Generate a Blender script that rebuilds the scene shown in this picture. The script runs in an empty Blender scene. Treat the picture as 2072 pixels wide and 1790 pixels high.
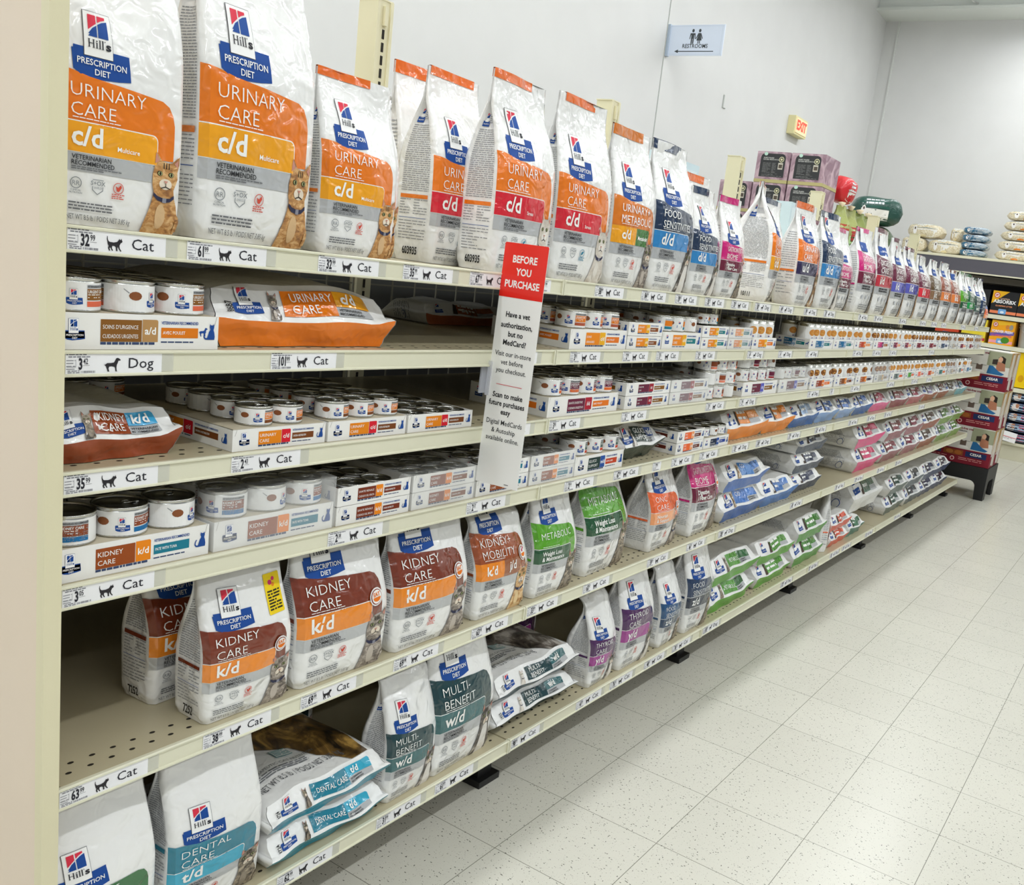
import bpy, bmesh, math, random
import numpy as np
from mathutils import Matrix, Vector
from mathutils.geometry import delaunay_2d_cdt
random.seed(7); RS = np.random.RandomState(7)
sc = bpy.context.scene
COL = sc.collection

# ------------------------------------------------------------------ camera, world, light, exposure
cd = bpy.data.cameras.new('camera'); cam = bpy.data.objects.new('camera', cd); COL.objects.link(cam)
cd.sensor_width = 36; cd.sensor_fit = 'HORIZONTAL'
cd.lens = 1875.39 / 2072 * 36
cd.shift_x = (1036 - 1254.24) / 2072; cd.shift_y = (933.77 - 895) / 2072
cd.clip_start = .02; cd.clip_end = 60
CAMR = ((0.5149, -0.847, 0.1322), (-0.1035, -0.2144, -0.9712), (0.851, 0.4864, -0.198))
_r, _d, _f = [Vector(v).normalized() for v in CAMR]
_r = _d.cross(_f).normalized(); _d = _f.cross(_r).normalized()
M = Matrix((( _r.x, -_d.x, -_f.x, -0.742), (_r.y, -_d.y, -_f.y, -1.355), (_r.z, -_d.z, -_f.z, 1.4623), (0, 0, 0, 1)))
cam.matrix_world = M
sc.camera = cam
sc.view_settings.view_transform = 'Standard'; sc.view_settings.look = 'None'
sc.view_settings.gamma = 1; sc.view_settings.use_curve_mapping = False
sc.view_settings.exposure = -0.02
w = bpy.data.worlds.new('store_air'); sc.world = w; w.use_nodes = True
w.node_tree.nodes['Background'].inputs[0].default_value = (.93, .97, 1, 1)
w.node_tree.nodes['Background'].inputs[1].default_value = 0.25
LIGHT_ROWS = [(.42, 37), (-2.6, 29), (-5.6, 27)]

# ------------------------------------------------------------------ materials
MATS = {}
def srgb(c):
    if isinstance(c, str):
        c = [int(c[i:i+2], 16) / 255 for i in (0, 2, 4)]
    return tuple((x / 12.92 if x <= .04045 else ((x + .055) / 1.055) ** 2.4) for x in c) + (1,)
def mat(name, c='FFFFFF', rough=.5, metal=0, coat=0, bump=None, spec=.5, alpha=1, trans=0, emit=0):
    if name in MATS: return MATS[name]
    m = bpy.data.materials.new(name); m.use_nodes = True; nt = m.node_tree; N = nt.nodes; L = nt.links
    b = N['Principled BSDF']; b.inputs['Base Color'].default_value = srgb(c)
    b.inputs['Roughness'].default_value = rough; b.inputs['Metallic'].default_value = metal
    b.inputs['Coat Weight'].default_value = coat; b.inputs['Coat Roughness'].default_value = .04
    b.inputs['Specular IOR Level'].default_value = spec; b.inputs['Alpha'].default_value = alpha
    b.inputs['Transmission Weight'].default_value = trans
    if emit:
        b.inputs['Emission Color'].default_value = srgb(c); b.inputs['Emission Strength'].default_value = emit
    tc = N.new('ShaderNodeTexCoord')
    if bump == 'film' or bump == 'softfilm':
        oi = N.new('ShaderNodeObjectInfo'); ad = N.new('ShaderNodeVectorMath'); ad.operation = 'ADD'
        sc1 = N.new('ShaderNodeVectorMath'); sc1.operation = 'SCALE'; sc1.inputs[0].default_value = (13, 7, 5)
        L.new(oi.outputs['Random'], sc1.inputs['Scale']); L.new(tc.outputs['Object'], ad.inputs[0]); L.new(sc1.outputs[0], ad.inputs[1])
        n1 = N.new('ShaderNodeTexNoise'); n1.inputs['Scale'].default_value = 9 if bump == 'film' else 11; n1.inputs['Detail'].default_value = 1; n1.inputs['Distortion'].default_value = 1.2
        n1.noise_type = 'RIDGED_MULTIFRACTAL' if bump == 'film' else 'FBM'
        L.new(ad.outputs[0], n1.inputs['Vector'])
        n2 = N.new('ShaderNodeTexNoise'); n2.inputs['Scale'].default_value = 34; n2.inputs['Detail'].default_value = 1; n2.inputs['Distortion'].default_value = .8
        L.new(ad.outputs[0], n2.inputs['Vector'])
        mx = N.new('ShaderNodeMath'); mx.operation = 'MULTIPLY_ADD'; mx.inputs[1].default_value = .75
        L.new(n2.outputs[0], mx.inputs[0]); L.new(n1.outputs[0], mx.inputs[2])
        bp = N.new('ShaderNodeBump'); bp.inputs['Strength'].default_value = .6 if bump == 'film' else .4; bp.inputs['Distance'].default_value = .010
        L.new(mx.outputs[0], bp.inputs['Height']); L.new(bp.outputs[0], b.inputs['Normal'])
        L.new(bp.outputs[0], b.inputs['Coat Normal'])
    elif bump == 'paint':
        n1 = N.new('ShaderNodeTexNoise'); n1.inputs['Scale'].default_value = 260
        L.new(tc.outputs['Object'], n1.inputs['Vector'])
        bp = N.new('ShaderNodeBump'); bp.inputs['Strength'].default_value = .08; bp.inputs['Distance'].default_value = .001
        L.new(n1.outputs[0], bp.inputs['Height']); L.new(bp.outputs[0], b.inputs['Normal'])
        n3 = N.new('ShaderNodeTexNoise'); n3.inputs['Scale'].default_value = 3; n3.inputs['Detail'].default_value = 4
        L.new(tc.outputs['Object'], n3.inputs['Vector'])
        mr = N.new('ShaderNodeMapRange'); mr.inputs[3].default_value = .94; mr.inputs[4].default_value = 1.04
        L.new(n3.outputs[0], mr.inputs[0])
        mm = N.new('ShaderNodeVectorMath'); mm.operation = 'SCALE'; mm.inputs[0].default_value = srgb(c)[:3]
        L.new(mr.outputs[0], mm.inputs['Scale']); L.new(mm.outputs[0], b.inputs['Base Color'])
    elif bump == 'card':
        n1 = N.new('ShaderNodeTexNoise'); n1.inputs['Scale'].default_value = 18
        L.new(tc.outputs['Object'], n1.inputs['Vector'])
        bp = N.new('ShaderNodeBump'); bp.inputs['Strength'].default_value = .12; bp.inputs['Distance'].default_value = .01
        L.new(n1.outputs[0], bp.inputs['Height']); L.new(bp.outputs[0], b.inputs['Normal'])
    elif isinstance(bump, tuple) and bump[0] == 'fur':
        # tabby coat: stretched noise between three colours
        mp = N.new('ShaderNodeMapping'); mp.inputs['Scale'].default_value = (bump[4], bump[4] * .6, bump[4] * 1.6)
        L.new(tc.outputs['Object'], mp.inputs['Vector'])
        n1 = N.new('ShaderNodeTexNoise'); n1.inputs['Scale'].default_value = 1; n1.inputs['Detail'].default_value = 6; n1.inputs['Roughness'].default_value = .62; n1.inputs['Distortion'].default_value = .7
        L.new(mp.outputs[0], n1.inputs['Vector'])
        cr = N.new('ShaderNodeValToRGB'); e = cr.color_ramp.elements
        e[0].position = .36; e[0].color = srgb(bump[1]); e[1].position = .64; e[1].color = srgb(bump[3])
        x = e.new(.5); x.color = srgb(bump[2])
        L.new(n1.outputs[0], cr.inputs[0]); L.new(cr.outputs[0], b.inputs['Base Color'])
    MATS[name] = m
    return m

def film(c):   # printed or plain glossy plastic film
    return mat('film_' + c, c, rough=.26, coat=.9, bump='film', spec=.5)
def soft(c):
    return mat('softfilm_' + c, c, rough=.38, coat=.35, bump='softfilm')
def ink(c):
    return mat('ink_' + c, c, rough=.55, spec=.25)
def card(c):
    return mat('card_' + c, c, rough=.6, bump='card', spec=.25)
BEIGE = mat('beige_powder_coat', 'DCD8BE', rough=.38, bump='paint')
LIPM = mat('beige_lip', 'E3E1C9', rough=.35, bump='paint')
DECKM = mat('beige_deck', 'BFB596', rough=.3, bump='paint')
POSTM = mat('beige_post', 'E6E0BF', rough=.4, bump='paint')
BLACK = mat('black_plastic', '141516', rough=.5)
HOLE = ink('2A2620')
METAL = mat('can_metal', 'C9C9C4', rough=.22, metal=1)
LIDM = mat('can_lid_metal', 'A5A6A2', rough=.28, metal=1)
WHITEF = film('F2F2F0')

# ------------------------------------------------------------------ mesh builder
class MB:
    def __init__(s): s.v = []; s.f = []; s.m = []; s.mats = []; s.n = 0; s.smooth = []
    def mi(s, m):
        if m not in s.mats: s.mats.append(m)
        return s.mats.index(m)
    def add(s, P, F, m, smooth=False):
        k = s.mi(m); b = s.n
        s.v.append(np.asarray(P, float).reshape(-1, 3)); s.n += len(s.v[-1])
        for f in F: s.f.append([i + b for i in f])
        s.m += [k] * len(F); s.smooth += [smooth] * len(F)
        return s
    def box(s, x0, y0, z0, x1, y1, z1, m):
        P = [(x, y, z) for x in (x0, x1) for y in (y0, y1) for z in (z0, z1)]
        return s.add(P, [(0, 1, 3, 2), (4, 6, 7, 5), (0, 4, 5, 1), (2, 3, 7, 6), (0, 2, 6, 4), (1, 5, 7, 3)], m)
    def grid(s, G, m, smooth=True, closeu=False, flip=False):
        a, b = G.shape[:2]; F = []
        for i in range(a if closeu else a - 1):
            for j in range(b - 1):
                i2 = (i + 1) % a
                q = (i * b + j, i2 * b + j, i2 * b + j + 1, i * b + j + 1)
                F.append(q[::-1] if flip else q)
        return s.add(G.reshape(-1, 3), F, m, smooth)
    def lathe(s, prof, m, n=24, c=(0, 0, 0), smooth=True, a0=0):
        A = np.arange(n) / n * 2 * math.pi + a0
        G = np.array([[(c[0] + r * math.cos(a), c[1] + r * math.sin(a), c[2] + z) for r, z in prof] for a in A])
        return s.grid(G, m, smooth, closeu=True)
    def disc(s, c, r, m, n=16, nrm='z'):
        A = np.arange(n) / n * 2 * math.pi
        P = [(c[0] + r * math.cos(a), c[1] + r * math.sin(a), c[2]) for a in A]
        return s.add(P, [tuple(range(n))], m)
    def prism(s, prof, x0, x1, m):      # profile in (y, z), extruded along x
        n = len(prof)
        P = [(x0, y, z) for y, z in prof] + [(x1, y, z) for y, z in prof]
        F = [(i, (i + 1) % n, n + (i + 1) % n, n + i) for i in range(n)] + [tuple(range(n))[::-1], tuple(range(n, 2 * n))]
        return s.add(P, F, m)
    def tube(s, pts, r, m, n=8):
        pts = [Vector(p) for p in pts]; G = []
        for i, p in enumerate(pts):
            t = (pts[min(i + 1, len(pts) - 1)] - pts[max(i - 1, 0)]).normalized()
            u = t.orthogonal().normalized(); v = t.cross(u)
            G.append([p + (u * math.cos(k / n * 2 * math.pi) + v * math.sin(k / n * 2 * math.pi)) * r for k in range(n + 1)])
        return s.grid(np.array([[tuple(q) for q in g] for g in G]), m)
    def mesh(s, name):
        me = bpy.data.meshes.new(name)
        V = np.concatenate(s.v) if s.v else np.zeros((0, 3))
        me.from_pydata(V.tolist(), [], s.f)
        for m in s.mats: me.materials.append(m)
        me.polygons.foreach_set('material_index', np.array(s.m, dtype=np.int32))
        me.polygons.foreach_set('use_smooth', np.array(s.smooth, dtype=bool))
        me.update(); return me

def link(name, me, parent=None, loc=(0, 0, 0), rot=(0, 0, 0), label=None, cat=None, group=None, kind=None):
    o = bpy.data.objects.new(name, me); COL.objects.link(o)
    o.location = loc; o.rotation_euler = rot
    if parent: o.parent = parent
    if label: o['label'] = label
    if cat: o['category'] = cat
    if group: o['group'] = group
    if kind: o['kind'] = kind
    return o

# ------------------------------------------------------------------ flat art (letters, panels) mapped on surfaces
TXT = {}
def text2d(t, bold=0.0):
    k = (t, bold)
    if k in TXT: return TXT[k]
    cu = bpy.data.curves.new('t', 'FONT'); cu.body = t; cu.size = 1; cu.resolution_u = 2; cu.offset = bold; cu.fill_mode = 'FRONT'; cu.dimensions = '2D'
    ob = bpy.data.objects.new('t', cu)
    me = ob.to_mesh()
    V = np.array([v.co[:2] for v in me.vertices]).reshape(-1, 2); F = [tuple(p.vertices) for p in me.polygons]
    ob.to_mesh_clear(); bpy.data.objects.remove(ob); bpy.data.curves.remove(cu)
    if len(V):
        V = V.copy(); V[:, 0] -= V[:, 0].min(); V /= 0.69
        wd = V[:, 0].max()
    else: wd = .5
    TXT[k] = (V, F, wd); return TXT[k]

def rpoly(x0, y0, x1, y1, r=(0, 0, 0, 0), n=5):   # radii bl, br, tr, tl
    P = []
    for (cx, cy, a, rr) in ((x0 + r[0], y0 + r[0], 180, r[0]), (x1 - r[1], y0 + r[1], 270, r[1]), (x1 - r[2], y1 - r[2], 0, r[2]), (x0 + r[3], y1 - r[3], 90, r[3])):
        if rr == 0: P.append((cx, cy)); continue
        for i in range(n + 1):
            t = math.radians(a + 90 * i / n); P.append((cx + rr * math.cos(t), cy + rr * math.sin(t)))
    return P
def ell(cx, cy, rx, ry, n=16, a0=0, a1=360):
    return [(cx + rx * math.cos(math.radians(a0 + (a1 - a0) * i / n)), cy + ry * math.sin(math.radians(a0 + (a1 - a0) * i / n))) for i in range(n if a1 - a0 == 360 else n + 1)]

class Art:
    def __init__(s): s.ops = []      # (V2, F, mat, layer)
    def poly(s, P, m, layer=1, cell=.06, nodes=None):
        P = [tuple(p) for p in P]
        if nodes:      # split the outline and fill on the columns of the surface it lies on
            V = []; n = len(P)
            for i in range(n):
                a = Vector(P[i]); b = Vector(P[(i + 1) % n]); ts = [0]
                for k in (0, 1):
                    d = b[k] - a[k]
                    if abs(d) < 1e-6: continue
                    for j in range(math.ceil(min(a[k], b[k]) / nodes), math.floor(max(a[k], b[k]) / nodes) + 1):
                        t = (j * nodes - a[k]) / d
                        if .001 < t < .999: ts.append(t)
                V += [a.lerp(b, t) for t in sorted(ts)]
            m0 = len(V); xs = [p[0] for p in P]; ys = [p[1] for p in P]
            for i in range(math.ceil(min(xs) / nodes), math.floor(max(xs) / nodes) + 1):
                for j in range(math.ceil(min(ys) / nodes), math.floor(max(ys) / nodes) + 1): V.append(Vector((i * nodes, j * nodes)))
            r = delaunay_2d_cdt(V, [], [list(range(m0))], 1, 1e-5)
            s.ops.append((np.array([tuple(v) for v in r[0]]), [tuple(f) for f in r[2]], m, layer)); return s
        xs = [p[0] for p in P]; ys = [p[1] for p in P]
        if max(xs) - min(xs) < cell * 1.3 and max(ys) - min(ys) < cell * 1.3 and len(P) < 9:
            s.ops.append((np.array(P), [tuple(range(len(P)))], m, layer)); return s
        Q = [Vector(p) for p in P]; n = len(Q)
        x = min(xs) + cell / 2
        while x < max(xs):
            y = min(ys) + cell / 2
            while y < max(ys): Q.append(Vector((x, y))); y += cell
            x += cell
        # denser edge points come from splitting long edges
        E = []; k = n; Q2 = Q[:n]; order = []
        for i in range(n):
            a = Vector(P[i]); b = Vector(P[(i + 1) % n]); L = (b - a).length; m_ = max(1, int(L / cell))
            for j in range(m_): order.append(a.lerp(b, j / m_))
        V = order + Q[n:]
        try:
            r = delaunay_2d_cdt(V, [], [list(range(len(order)))], 1, 1e-6)
            s.ops.append((np.array([tuple(v) for v in r[0]]), [tuple(f) for f in r[2]], m, layer))
        except Exception:
            s.ops.append((np.array(P), [tuple(range(len(P)))], m, layer))
        return s
    def rect(s, x0, y0, x1, y1, m, layer=1, cell=.06, r=None):
        if r: return s.poly(rpoly(x0, y0, x1, y1, r), m, layer, cell)
        nx = max(1, int(abs(x1 - x0) / cell + .5)); ny = max(1, int(abs(y1 - y0) / cell + .5))
        X, Y = np.meshgrid(np.linspace(x0, x1, nx + 1), np.linspace(y0, y1, ny + 1), indexing='ij')
        V = np.stack([X.ravel(), Y.ravel()], 1); q = ny + 1
        F = [(i * q + j, (i + 1) * q + j, (i + 1) * q + j + 1, i * q + j + 1) for i in range(nx) for j in range(ny)]
        s.ops.append((V, F, m, layer)); return s
    def text(s, t, x, y, h, m, layer=3, xs=1, bold=0, align='l', wmax=None, rot=0, shear=0):
        V, F, wd = text2d(t, bold)
        if not len(V): return s
        V = V * h; V[:, 0] *= xs; W = wd * h * xs
        if wmax and W > wmax: V[:, 0] *= wmax / W; W = wmax
        if align == 'c': V[:, 0] -= W / 2
        if align == 'r': V[:, 0] -= W
        if shear: V[:, 0] += shear * V[:, 1]
        if rot:
            c, d = math.cos(rot), math.sin(rot); V = np.stack([V[:, 0] * c - V[:, 1] * d, V[:, 0] * d + V[:, 1] * c], 1)
        s.ops.append((V + np.array([x, y]), F, m, layer)); return s
    def lines(s, x0, y0, x1, y1, pitch, th, m, layer=2, seed=1, seg=.05, rag=True):   # small print: rows of short word bars
        rr = random.Random(seed); y = y1; V = []; F = []
        while y > y0:
            x = x0; xe = x1 if not rag or rr.random() < .75 else x0 + (x1 - x0) * rr.uniform(.4, .9)
            while x < xe:
                L = rr.uniform(.4, 1.6) * seg; xb = min(x + L, xe)
                b = len(V); V += [(x, y), (xb, y), (xb, y + th), (x, y + th)]; F.append((b, b + 1, b + 2, b + 3)); x = xb + seg * .18
            y -= pitch
        if V: s.ops.append((np.array(V), F, m, layer))
        return s
    def put(s, o, x, y, k, kx=None):     # place another art scaled
        kx = kx or k
        for V, F, m, l in o.ops: s.ops.append((V * np.array([kx, k]) + np.array([x, y]), F, m, l))
        return s
    def apply(s, mb, fn, eps=.0006, sc=1, ys=1, step=.00022):
        for V, F, m, l in s.ops:
            P, N = fn(V[:, 0] * sc, V[:, 1] * sc * ys)
            mb.add(P + N * (eps + step * l), F, m)

def planefn(o, u, v):
    o = np.array(o, float); u = np.array(u, float); v = np.array(v, float); n = np.cross(u, v); n /= np.linalg.norm(n)
    return lambda x, y: (o + x[:, None] * u + y[:, None] * v, np.tile(n, (len(x), 1)))
def cylfn(r, a0, z0=0):      # x = arc length to the right as seen from outside
    def f(x, y):
        a = a0 + x / r; N = np.stack([np.cos(a), np.sin(a), 0 * a], 1)
        P = N * r; P[:, 2] = z0 + y; return P, N
    return f
class GridFn:                # bilinear lookup in a grid of points; x in [0,w], y in [0,h]
    def __init__(s, G, w, h, flip=False): s.G = G; s.w = w; s.h = h; s.flip = flip
    def __call__(s, x, y):
        G = s.G; a, b = G.shape[:2]
        u = np.clip(x / s.w * (a - 1), 0, a - 1.001); v = np.clip(y / s.h * (b - 1), 0, b - 1.001)
        i = u.astype(int); j = v.astype(int); p = (u - i)[:, None]; q = (v - j)[:, None]
        A, B, C, D = G[i, j], G[i + 1, j], G[i, j + 1], G[i + 1, j + 1]
        P = A * (1 - p) * (1 - q) + B * p * (1 - q) + C * (1 - p) * q + D * p * q
        N = np.cross((B - A) * (1 - q) + (D - C) * q, (C - A) * (1 - p) + (D - B) * p)
        N /= np.linalg.norm(N, axis=1)[:, None] + 1e-12
        return P, (-N if s.flip else N)

# ------------------------------------------------------------------ marks and pictures
BLUE = '1B4A97'; REDC = 'D8344A'
def slab_name(m):            # the serif wordmark with slab feet
    a = Art()
    def stem(x, h, th=.11):
        a.poly([(x, 0), (x + th, 0), (x + th, h), (x, h)], m, 5, 9)
        a.poly([(x - .06, 0), (x + th + .06, 0), (x + th + .06, .05), (x - .06, .05)], m, 5, 9)
        a.poly([(x - .06, h - .05), (x + th + .0, h - .05), (x + th + .0, h), (x - .06, h)], m, 5, 9)
    stem(.06, 1); stem(.5, 1); a.poly([(.12, .47), (.55, .47), (.55, .55), (.12, .55)], m, 5, 9)
    a.poly([(.44, .95), (.67, .95), (.67, 1), (.44, 1)], m, 5, 9); a.poly([(0.1, .95), (.24, .95), (.24, 1), (.1, 1)], m, 5, 9)
    stem(.82, .68); a.poly(ell(.87, .86, .075, .08, 8), m, 5, 9)
    stem(1.12, 1.05); stem(1.4, 1.05); a.poly([(1.62, 1.05), (1.72, 1.05), (1.66, .8)], m, 5, 9)
    a.text('s', 1.75, 0, .98, m, 5, bold=.03)
    return a
def logo(outline='55565A', flat=False):    # mark in a box: unit width 1, height 1.3, with the wave-edged banner below
    a = Art(); wh = ink('F4F4F2') if not flat else ink('FFFFFF')
    R = ink(REDC) if not flat else ink(BLUE); B = ink(BLUE); G = ink(outline if not flat else BLUE)
    a.rect(-.34, -.78, 1.6, .0, B, 1, .25)
    a.poly([(-.34, -.78), (-.1, -.92), (.4, -1.0), (1.2, -.92), (1.66, -.84), (1.6, -.1), (-.4, -.1)], B, 1, .25)
    a.rect(0, -.28, 1, 1.2, G, 2, .3); a.rect(.02, -.26, .98, 1.18, wh, 3, .3)
    a.poly([(.17, 1.08), (.45, 1.08), (.45, .82), (.33, .72), (.17, .58)], R, 4)
    a.poly([(.50, 1.08), (.78, 1.08), (.78, 1.0), (.62, .94), (.50, .86)], R, 4)
    a.poly([(.17, .46), (.46, .46), (.46, .76), (.32, .66)], B, 4); a.poly([(.16, .38), (.46, .38), (.46, .72)], B, 4)
    a.poly([(.50, .38), (.84, .38), (.84, .96), (.66, .90), (.50, .80)], B, 4)
    a.put(slab_name(ink('2B2C33') if not flat else B), .14, .02, .27, .34)
    a.text('PRESCRIPTION', .62, -.56, .2, wh, 4, .9, .012, 'c', 1.75); a.text('DIET', .62, -.86, .2, wh, 4, .9, .012, 'c')
    return a
def minilogo():
    a = Art(); B = ink(BLUE)
    a.rect(-.3, -.75, 1.5, 0, B, 1, 9); a.rect(.05, -.1, .95, 1.15, ink('F4F4F2'), 2, 9)
    a.poly([(.15, .45), (.85, .45), (.85, 1.05), (.15, .6)], B, 3, 9); a.poly([(.15, .7), (.7, 1.08), (.15, 1.08)], ink(REDC), 3, 9)
    a.text('PRESCRIPTION', .6, -.5, .17, ink('F4F4F2'), 3, .9, .01, 'c', 1.6)
    return a
LOGO = logo(); LOGOF = logo(flat=True); MINI = minilogo()

def walking_cat(m):          # unit height 1
    a = Art()
    a.poly([(.02, 1.0), (.05, 1.02), (.06, .8), (.12, .66), (.2, .62), (.45, .6), (.68, .66), (.78, .8), (.84, .9), (.86, .82), (.92, .82), (.97, .92), (1.0, .8), (1.04, .72), (1.0, .64), (.92, .6), (.88, .5), (.84, .4), (.86, .22), (.98, .04), (.92, .0), (.78, .2), (.74, .34), (.7, .2), (.72, .02), (.62, .02), (.6, .28), (.5, .36), (.36, .36), (.34, .2), (.42, .04), (.36, .0), (.26, .18), (.22, .26), (.18, .16), (.24, .02), (.16, .0), (.08, .18), (.12, .34), (.06, .46), (.04, .6), (.0, .8)], m, 2, 9)
    return a
def standing_dog(m):
    a = Art()
    a.poly([(0, .58), (.06, .5), (.14, .56), (.2, .62), (.45, .62), (.66, .66), (.74, .8), (.8, .96), (.9, 1.0), (1.0, .96), (1.12, .86), (1.1, .8), (.96, .78), (.92, .62), (.86, .48), (.84, .3), (.86, .04), (.92, 0), (.78, 0), (.74, .28), (.68, .34), (.5, .38), (.34, .36), (.3, .22), (.34, .04), (.38, 0), (.24, 0), (.2, .16), (.16, .28), (.12, .4), (.06, .44)], m, 2, 9)
    return a
def sitting_cat(m):
    a = Art()
    a.poly([(.25, 0), (.8, 0), (.82, .2), (.78, .45), (.72, .62), (.76, .8), (.74, 1.0), (.66, .92), (.54, .92), (.46, 1.0), (.44, .8), (.5, .66), (.4, .5), (.34, .3), (.28, .12), (.18, .1), (.1, .2), (.12, .36), (.2, .5), (.14, .52), (.04, .36), (.02, .16), (.12, .02)], m, 3, 9)
    return a
FURS = {'ginger': ('8A5A30', 'C08A4C', 'E2BC86', 60), 'white': ('C9BFB2', 'DDD5C9', 'EFEAE2', 26), 'grey': ('4B423D', '8E8378', 'C4B9AD', 60),
        'tabby': ('2B2621', '7D7060', 'B5A790', 75), 'black': ('1C1A1A', '6E655E', 'D8D2CA', 22), 'dog': ('4A3320', 'A27B50', 'D9C3A0', 25), 'golden': ('A26A34', 'D3A468', 'EBCF9F', 40)}
def cat_portrait(kind):      # unit box 0..1 wide, 0..2 tall
    f = FURS[kind]; fur = mat('fur_' + kind, f[1], rough=.45, bump=('fur',) + f, coat=.3); pale = soft('E9DCC8' if kind != 'white' else 'F3EEE6')
    a = Art(); dk = ink('221B18'); pk = ink('C98F80')
    a.poly([(-.06, 0), (-.02, .25), (.08, .55), (.16, .82), (.18, 1.0), (.13, 1.15), (.12, 1.4), (.17, 1.58), (.13, 1.82), (.16, 2.0), (.25, 1.9), (.38, 1.74), (.58, 1.71), (.7, 1.72), (.84, 1.84), (.93, 1.9), (.93, 1.7), (.88, 1.52), (.9, 1.36), (.85, 1.22), (.79, 1.08), (.82, .9), (.9, .7), (.94, .5), (1.0, .42), (1.02, .15), (.96, .02), (.6, 0)], fur, 3, .2)
    a.poly([(.17, 1.66), (.19, 1.92), (.31, 1.74)], pk, 4); a.poly([(.77, 1.72), (.89, 1.82), (.88, 1.62)], pk, 4)
    a.poly(ell(.52, 1.2, .2, .13, 14), pale, 4, .2); a.poly(ell(.42, .42, .15, .3, 16), soft({'ginger': 'D9B586', 'grey': 'BDB2A6', 'golden': 'E6C892', 'tabby': '8E8272'}.get(kind, 'E6E0D6')), 4, .2)
    for x in (.33, .68):
        a.poly(ell(x, 1.44, .085, .06, 12), dk, 4); a.poly(ell(x, 1.44, .068, .048, 12), ink('A8B07A'), 5); a.poly(ell(x, 1.44, .028, .042, 10), dk, 6)
    a.poly([(.45, 1.28), (.58, 1.28), (.515, 1.21)], pk, 6)
    a.poly([(.505, 1.22), (.525, 1.22), (.525, 1.15), (.66, 1.11), (.65, 1.09), (.515, 1.13), (.38, 1.09), (.37, 1.11), (.505, 1.15)], dk, 6)
    for x in (.44, .52, .6): a.poly([(x - .015, 1.56), (x + .015, 1.56), (x + .01, 1.7), (x - .01, 1.7)], dk if kind != 'white' else pale, 5)
    if kind not in ('black', 'dog', 'tabby'):
        a.poly([(.17, .98), (.3, .9), (.5, .86), (.68, .88), (.8, .96), (.81, .88), (.68, .79), (.5, .76), (.3, .8), (.17, .9)], ink('33354F'), 5)
        a.rect(.44, .76, .56, .87, ink('8A8B97'), 6)
    if kind == 'black': a.poly([(.2, .0), (.34, .9), (.5, 1.3), (.54, 1.6), (.58, 1.3), (.74, .9), (.8, 0)], soft('E8E4DE'), 4, .2)
    a.poly([(.9, .05), (1.0, .1), (.99, .38), (.9, .34)], fur, 4)
    return a
CATS = {}
def portrait(k):
    if k not in CATS: CATS[k] = cat_portrait(k)
    return CATS[k]

def badge(kind):
    a = Art(); g = ink('7E8388')
    def ring(m, r=.5, t=.06, cx=.5, cy=.5):
        for i in range(20):
            p = ell(cx, cy, r, r, 20)[i]; q = ell(cx, cy, r, r, 20)[(i + 1) % 20]; u = ell(cx, cy, r - t, r - t, 20)[i]; v = ell(cx, cy, r - t, r - t, 20)[(i + 1) % 20]
            a.poly([p, q, v, u], m, 2, 9)
    if kind == 'clin':
        ring(g); a.text('RR', .5, .28, .4, g, 3, 1, 0, 'c'); a.text('CLINICAL', .5, -.2, .15, g, 3, 1, .01, 'c'); a.text('NUTRITION', .5, -.42, .15, g, 3, 1, .01, 'c')
    if kind == 'sox':
        a.text('S+OX', .5, .5, .36, g, 3, 1, .01, 'c'); a.text('SHIELD', .5, .2, .16, g, 3, 1, .01, 'c')
        a.poly([(0, .95), (1, .95), (1, 1), (0, 1)], g, 2, 9); a.poly([(0, .4), (.06, .4), (.06, .1), (.5, -.25), (.5, -.32), (0, .06)], g, 2, 9); a.poly([(1, .4), (.94, .4), (.94, .1), (.5, -.25), (.5, -.32), (1, .06)], g, 2, 9)
    if kind in ('chick', 'fish'):
        m = ink('D2503F' if kind == 'chick' else '1F7FA0'); ring(m)
        a.poly([(.2, .7), (.45, .55), (.7, .85), (.8, .6), (.55, .2), (.35, .25)] if kind == 'chick' else [(.2, .3), (.5, .3), (.8, .75), (.45, .7)], m, 3, 9)
        a.lines(-.1, -.45, 1.1, -.1, .17, .08, m, 3, 4, .3)
    return a
BADGES = {k: badge(k) for k in ('clin', 'sox', 'chick', 'fish')}

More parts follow.
